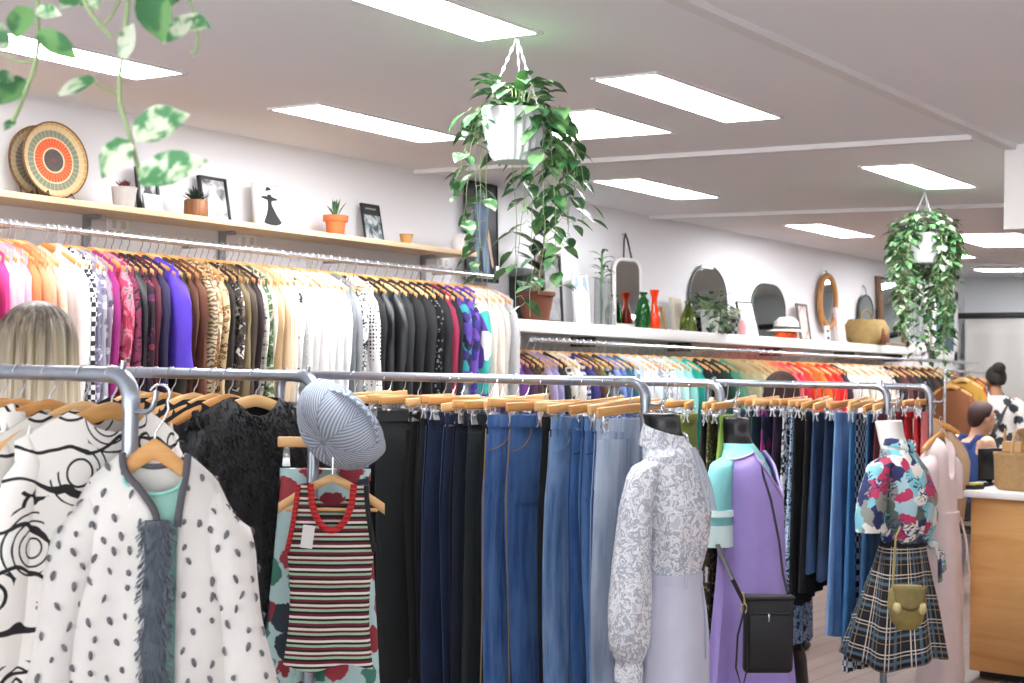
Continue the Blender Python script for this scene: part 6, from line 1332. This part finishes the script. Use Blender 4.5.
def standing(label, pos, yaw, h, skin, pose='stand', hy=0.0):
    t = thing('person', label, 'person', pos, yaw); k = h/1.73; V = lambda x, y, z: (x*k, y*k, z*k); B = []
    hc = V(0, -.02, 1.60)
    B += [(V(0, 0, 1.40), V(0, -.012, 1.53), .058*k, .05*k)]
    for s in (-1, 1):
        B += [(V(s*.09, 0, .92), V(s*.10, -.01, .50), .085*k, .058*k), (V(s*.10, -.01, .50), V(s*.10, .01, .09), .055*k, .036*k), (V(s*.10, .02, .05), V(s*.115, -.14, .03), .036*k, .028*k)]
        if pose == 'stand': el, wr = V(s*.235, .02, 1.12), V(s*.24, -.08, .88)
        elif pose == 'reach': el, wr = V(s*.235, -.08, 1.14), V(s*.17, -.28, 1.16)
        B += [(V(s*.17, 0, 1.40), el, .05*k, .04*k), (el, wr, .039*k, .026*k)]; hand(B, wr, (Vector(wr)-Vector(el)), s)
    BA = [(V(0, 0, 1.28), (.165*k, .105*k, .16*k)), (V(0, 0, 1.08), (.13*k, .09*k, .15*k)), (V(0, .005, .95), (.165*k, .11*k, .12*k)), (V(-.13, 0, 1.38), (.06*k, .05*k, .05*k)), (V(.13, 0, 1.38), (.06*k, .05*k, .05*k))]+head_balls(hc, hy)
    obj('body', blob(B, BA), skin, t); eyes(t, hc, hy); return t, hc, k
def clothes_top(t, k, mat, sleeve=None, name='shirt', z0=1.43, z1=.86, pose='stand', grow=1.0):
    m = MB(); section(m, [(z*k, 0, cy, rx*k*grow, rf*k*grow, rb*k*grow, fo) for z, cy, rx, rf, rb, fo in interp([(z0+.03, 0, .075, .07, .065, 0), (z0-.02, 0, .17, .085, .085, .0), (1.3, 0, .205, .125, .115, .01), (1.1, 0, .175, .115, .105, .03), (.98, 0, .19, .13, .125, .03), (z1, 0, .205, .14, .13, .04)], 18)], 30); m.build(name, mat, t)
    if sleeve:
        for s in (-1, 1):
            el = (s*.235*k, (.02 if pose == 'stand' else -.08)*k, 1.13*k); m = MB(); P = [Vector((s*.14*k, 0, 1.41*k)), Vector((s*.19*k, .0, 1.37*k)), Vector(el).lerp(Vector((s*.19*k, 0, 1.37*k)), 1-sleeve)]; m.tube([P[0], P[1], P[1].lerp(P[2], .5), P[2]], [.05*k, .075*k, .07*k, .068*k], 16); m.build('sleeve', mat, t)
def clothes_legs(t, k, mat):
    m = MB(); section(m, [(z*k, 0, 0, rx*k, rf*k, rb*k, .01) for z, rx, rf, rb in ((1.02, .15, .105, .11), (.9, .185, .125, .13), (.8, .185, .12, .125))], 28); m.build('trouser_hips', mat, t)
    for s in (-1, 1):
        m = MB(); section(m, [(z*k, s*.1*k, -.003*k, rx*k, rf*k, rf*k, .02) for z, rx, rf in ((.86, .1, .11), (.5, .078, .082), (.1, .062, .07))], 20); m.build('trouser_leg', mat, t)
        m = MB(); m.ball((s*.11*k, -.05*k, .045*k), (.05*k, .135*k, .045*k), 16, 9); m.build('shoe', M_BLK, t)
def hair_cap(c, yaw, rad, length, front, seed=0, ridge=.004, bottom_spread=1.0):
    """hair shell over the skull; length = how far it falls, front = half-angle left open for the face"""
    Rz = Matrix.Rotation(yaw, 3, 'Z'); m = MB(); R = random.Random(seed); ph = [R.uniform(0, 6.28) for _ in range(4)]
    def f(u, v):
        a = -PI/2+front+(2*PI-2*front)*u; t = v
        if t < .45: th = t/.45*PI*.52; r = math.sin(th); z = math.cos(th)*rad[2]; grow = 1
        else: q = (t-.45)/.55; r = 1.0+.06*q*bottom_spread+(-.18*q*q if bottom_spread < 1 else .05*q); z = math.cos(PI*.52)*rad[2]-length*q
        w = 1+(ridge/.09)*(math.sin(23*a+ph[0])+.7*math.sin(41*a+ph[1]+t*2)+.6*math.sin(67*a+ph[2]))*min(1, t*2.2)
        return Vector(c)+Rz @ Vector((rad[0]*r*w*math.cos(a), rad[1]*r*w*math.sin(a)+.008, z+.03))
    m.grid(f, 140, 26); return m
def hair_short(c, rad, front=.33, side=.44, back=.64, seed=0):
    m = MB(); R = random.Random(seed); p0 = R.uniform(0, 6)
    def f(u, v):
        a = 2*PI*u; s_ = math.sin(a); lim = PI*(lerp(side, back, sm(s_*1.2)) if s_ > 0 else lerp(side, front, sm(-s_*1.3))); th = max(.02, v*lim)
        w = 1+.02*math.sin(9*a+5*v+p0)*v+.012*math.sin(23*a+p0)*v-(.08*sm((v-.85)/.15)); sr = math.sin(min(th, PI/2))*(1-.22*sm((th-PI/2)/(PI*.28)))
        return Vector(c)+Vector((rad[0]*sr*math.cos(a)*w, rad[1]*sr*math.sin(a)*w+.012, rad[2]*math.cos(th)*w+.024-.02*sm((th-PI*.35)/(PI*.3))))
    m.grid(f, 60, 18); return m
def hairmat(name, roots, tips, hi, zc, zr):
    t = NT(name); o = t.sep(); f = t.math('DIVIDE', t.math('SUBTRACT', zc, o[2]), zr); n = t.noise(t.map((60, 60, 4)), 1.0, 3)
    g = t.math('ADD', f, t.math('MULTIPLY', t.math('SUBTRACT', n, .5), .9)); t.col(t.ramp(g, [(.12, roots), (.55, tips), (.95, hi)])); t.setb(Roughness=.45); t.bump(t.noise(t.map((120, 120, 3)), 1.0, 3), .4, .003); return t.m
# blonde woman between the racks, seen from behind
p = onD(35, 345, 3.98); t, hc, k = standing('blonde woman with shoulder length hair seen from behind between the racks', (p.x, p.y, 0), math.radians(118), 1.72, SKIN)
hair = hair_cap(hc, 0, (.105, .118, .118), .24, .62, 3, .0035).build('hair', hairmat('hair_blonde', '#4d443a', '#a3967f', '#cfc3ac', hc[2]+.16, .30), t); so = hair.modifiers.new('thick', 'SOLIDIFY'); so.thickness = .01
clothes_top(t, k, fp('#8d8f96'), .7, 'jumper'); clothes_legs(t, k, fp('#25272d'))
# dark haired person beyond the farthest rack, only the crown shows
p = onD(780, 375, 8.3); t, hc, k = standing('dark haired person of whom only the crown shows above the denim rack', (p.x, p.y, 0), 1.2, 1.59, SKIN_D)
hair = hair_cap(hc, 0, (.09, .108, .108), .12, .7, 4, .003).build('hair', plain('hair_dark_brown', '#3a2420', .75, 0, .3, 40, bump=.6), t); so = hair.modifiers.new('thick', 'SOLIDIFY'); so.thickness = .01
clothes_top(t, k, fp('#5a4a44'), .7); clothes_legs(t, k, fp('#22242a'))
# woman with dark bun and shoulder strap, back turned
p = onD(996, 400, 12.6); t, hc, k = standing('woman with a dark bun in a white patterned top with a black strap', (p.x, p.y, 0), math.atan2(-ray(996, 400).x, ray(996, 400).y)+PI+.3, 1.72, SKIN_D)
hair = hair_short(hc, (.088, .106, .104), .36, .55, .68, 5).build('hair', plain('hair_black', '#25221f', .75, 0, .3, 40, bump=.6), t); so = hair.modifiers.new('thick', 'SOLIDIFY'); so.thickness = .01
m = MB(); m.ball((hc[0], hc[1]+.09, hc[2]+.1), (.06, .055, .055), 14, 9); m.build('hair_bun', plain('hair_black', '#25221f', .75, 0, .3, 40, bump=.6), t)
clothes_top(t, k, fab('floral', '#ece8e4', '#39414a', '#2c3038', scale=.55), .8); clothes_legs(t, k, fp('#2b3a55'))
m = MB(); m.tube([(-.15, -.11, 1.2), (-.12, -.02, 1.44), (-.09, .06, 1.42), (.0, .135, 1.25), (.12, .14, 1.02), (.2, .08, .9)], .016, 8, flat=.4); m.build('bag_strap', M_BLK, t); m = MB(); m.box((.24, .05, .82), (.08, .24, .2), .02); m.build('shoulder_bag', M_BLK, t)
# man in a blue tank top seated behind the counter, in profile
p = onD(973, 440, 10.4); seat = .62; t = thing('person', 'man in a blue tank top seated beyond the counter, seen in profile', 'person', (p.x, p.y, 0), 0)
fy = math.atan2(RT.y, RT.x)+PI/2+.25     # his front (-y) points to the right as seen
t.rotation_euler = (0, 0, fy); dz = seat-.92+.03; hc = (0, -.075, 1.575+dz); B = [((0, -.01, 1.40+dz), (0, -.045, 1.51+dz), .054, .047)]
for s in (-1, 1):
    B += [((s*.1, 0, .92+dz), (s*.13, -.43, .9+dz), .088, .06), ((s*.13, -.43, .9+dz), (s*.13, -.40, .12), .056, .038), ((s*.13, -.40, .06), (s*.14, -.56, .035), .038, .028)]
    el = (s*.235, -.06, 1.13+dz); wr = (s*.2, -.32, 1.12+dz); B += [((s*.185, 0, 1.40+dz), el, .056, .043), (el, wr, .042, .028)]; hand(B, wr, (0, -1, 0), s)
BA = [((0, 0, 1.28+dz), (.18, .115, .16)), ((0, 0, 1.08+dz), (.15, .105, .15)), ((0, .02, .95+dz), (.17, .13, .11)), ((-.15, 0, 1.38+dz), (.065, .055, .055)), ((.15, 0, 1.38+dz), (.065, .055, .055))]+head_balls(hc, 0)
obj('body', blob(B, BA), SKIN, t); eyes(t, hc, 0)
hair = hair_short(hc, (.087, .104, .102), .35, .52, .76, 6).build('hair', plain('hair_dark_brown', '#3a2420', .75, 0, .3, 40, bump=.6), t); so = hair.modifiers.new('thick', 'SOLIDIFY'); so.thickness = .01
m = MB(); section(m, [(z+dz, 0, 0, rx, rf, rb, .01) for z, rx, rf, rb in ((1.4, .135, .09, .09), (1.34, .15, .125, .115), (1.26, .192, .13, .122), (1.08, .17, .122, .116), (.95, .185, .14, .145), (.9, .19, .145, .15))], 30); m.build('tank_top', fp('#2c4a86'), t)
for s in (-1, 1):
    m = MB(); m.tube([(s*.1, -.105, 1.36+dz), (s*.1, -.05, 1.432+dz), (s*.1, .03, 1.44+dz), (s*.1, .1, 1.36+dz)], .022, 8, flat=.3); m.build('tank_strap', fp('#2c4a86'), t)
m = MB(); section(m, [(.98+dz, 0, .01, .18, .135, .14, 0), (.86+dz, 0, .0, .195, .14, .15, 0)], 24); m.build('trouser_hips', fp('#23252b'), t)
for s in (-1, 1):
    m = MB(); m.tube([(s*.1, .0, .92+dz), (s*.13, -.43, .905+dz), (s*.13, -.455, .8+dz), (s*.13, -.41, .14)], [.1, .078, .075, .06], 16); m.build('trouser_leg', fp('#23252b'), t); m = MB(); m.ball((s*.14, -.46, .045), (.05, .13, .045), 14, 8); m.build('shoe', M_BLK, t)
st = thing('stool', 'round stool under the seated man in the blue tank top', 'stool', (p.x, p.y, 0)); m = MB(); m.lathe([(.01, seat-.135), (.16, seat-.135), (.17, seat-.12), (.16, seat-.105), (.01, seat-.105)], 24); m.build('seat', M_BLK, st)
for k_ in range(4):
    a = PI/4+k_*PI/2; m = MB(); m.tube([(.1*math.cos(a), .1*math.sin(a), seat-.135), (.17*math.cos(a), .17*math.sin(a), .0)], .012, 8); m.build('leg', M_STEEL, st)
# bright clothes hung face-out at the far end
for px, d, noun, col, z, dep in ((962, 'mustard yellow', 'shirt', '#b58a35', 1.66, 12.3), (970, 'brick red', 'shirt', '#a5382c', 1.68, 12.8), (966, 'grey white', 'shirt', '#c9c8c4', 1.66, 13.5), (981, 'mossy green', 'jacket', '#5c6548', 1.66, 13.9), (951, 'rusty brown', 'shirt', '#7a4a2b', 1.6, 12.0)):
    p = onD(px, 372, dep); yw = facing(px)+rnd(-.5, .1)-.5; hanger('contour', (p.x, p.y, z), yw, f'wooden hanger holding the {d} {noun} before the curtain', 'hangers before the curtain'); shirt(noun, f'{d} {noun} hung face out before the linen curtain', noun, None, (p.x, p.y, z), yw, fp(col), L=.7)
t = thing('clothes_rail', 'short chrome rail before the curtain holding the mustard yellow shirt', 'clothes rail', (0, 0, 0)); a = onD(945, 372, 11.8); b = onD(990, 372, 13.8); m = MB(); m.tube([(a.x, a.y, 1.655), (b.x, b.y, 1.655)], .0125, 10); m.build('rail', M_CHROME, t)
for q in (a, b):
    m = MB(); m.tube([(q.x, q.y, 0), (q.x, q.y, 1.655)], .0125, 10); m.build('post', M_CHROME, t)
# ---------------------------------------------------------------- camera and light
cd = bpy.data.cameras.new('camera'); cam = bpy.data.objects.new('camera', cd); COL.objects.link(cam)
cd.sensor_width = 36.0; cd.sensor_fit = 'HORIZONTAL'; cd.lens = F*36.0/1024.0; cd.clip_end = 200
cd.dof.use_dof = True; cd.dof.focus_distance = 4.6; cd.dof.aperture_fstop = 5.6
M = Matrix((( RT.x, UP.x, -FW.x, 0), (RT.y, UP.y, -FW.y, 0), (RT.z, UP.z, -FW.z, EYE), (0, 0, 0, 1)))
cam.matrix_world = M; SC.camera = cam
w = bpy.data.worlds.new('world'); SC.world = w; w.use_nodes = True
bg = w.node_tree.nodes['Background']; nt = w.node_tree; tcw = nt.nodes.new('ShaderNodeTexCoord'); sz = nt.nodes.new('ShaderNodeSeparateXYZ'); nt.links.new(tcw.outputs['Generated'], sz.inputs[0])
rp = nt.nodes.new('ShaderNodeValToRGB'); nt.links.new(sz.outputs[2], rp.inputs[0])      # glow added below the horizon to lift the ceiling, pale sky above
rp.color_ramp.elements[0].position = .0; rp.color_ramp.elements[0].color = (3.9, 3.98, 4.1, 1); rp.color_ramp.elements[1].position = .02; rp.color_ramp.elements[1].color = (.72, .78, .86, 1)
nt.links.new(rp.outputs[0], bg.inputs[0]); bg.inputs[1].default_value = 2.0
SC.view_settings.view_transform = 'Standard'; SC.view_settings.look = 'None'; SC.view_settings.gamma = 1.0; SC.view_settings.exposure = 0.0
try: SC.view_settings.use_curve_mapping = False
except Exception: pass
cy = SC.cycles; cy.use_denoising = True
cy.max_bounces = 8; cy.diffuse_bounces = 5; cy.glossy_bounces = 3; cy.transmission_bounces = 6; cy.transparent_max_bounces = 8
cy.sample_clamp_indirect = 6.0; cy.caustics_reflective = False; cy.caustics_refractive = False
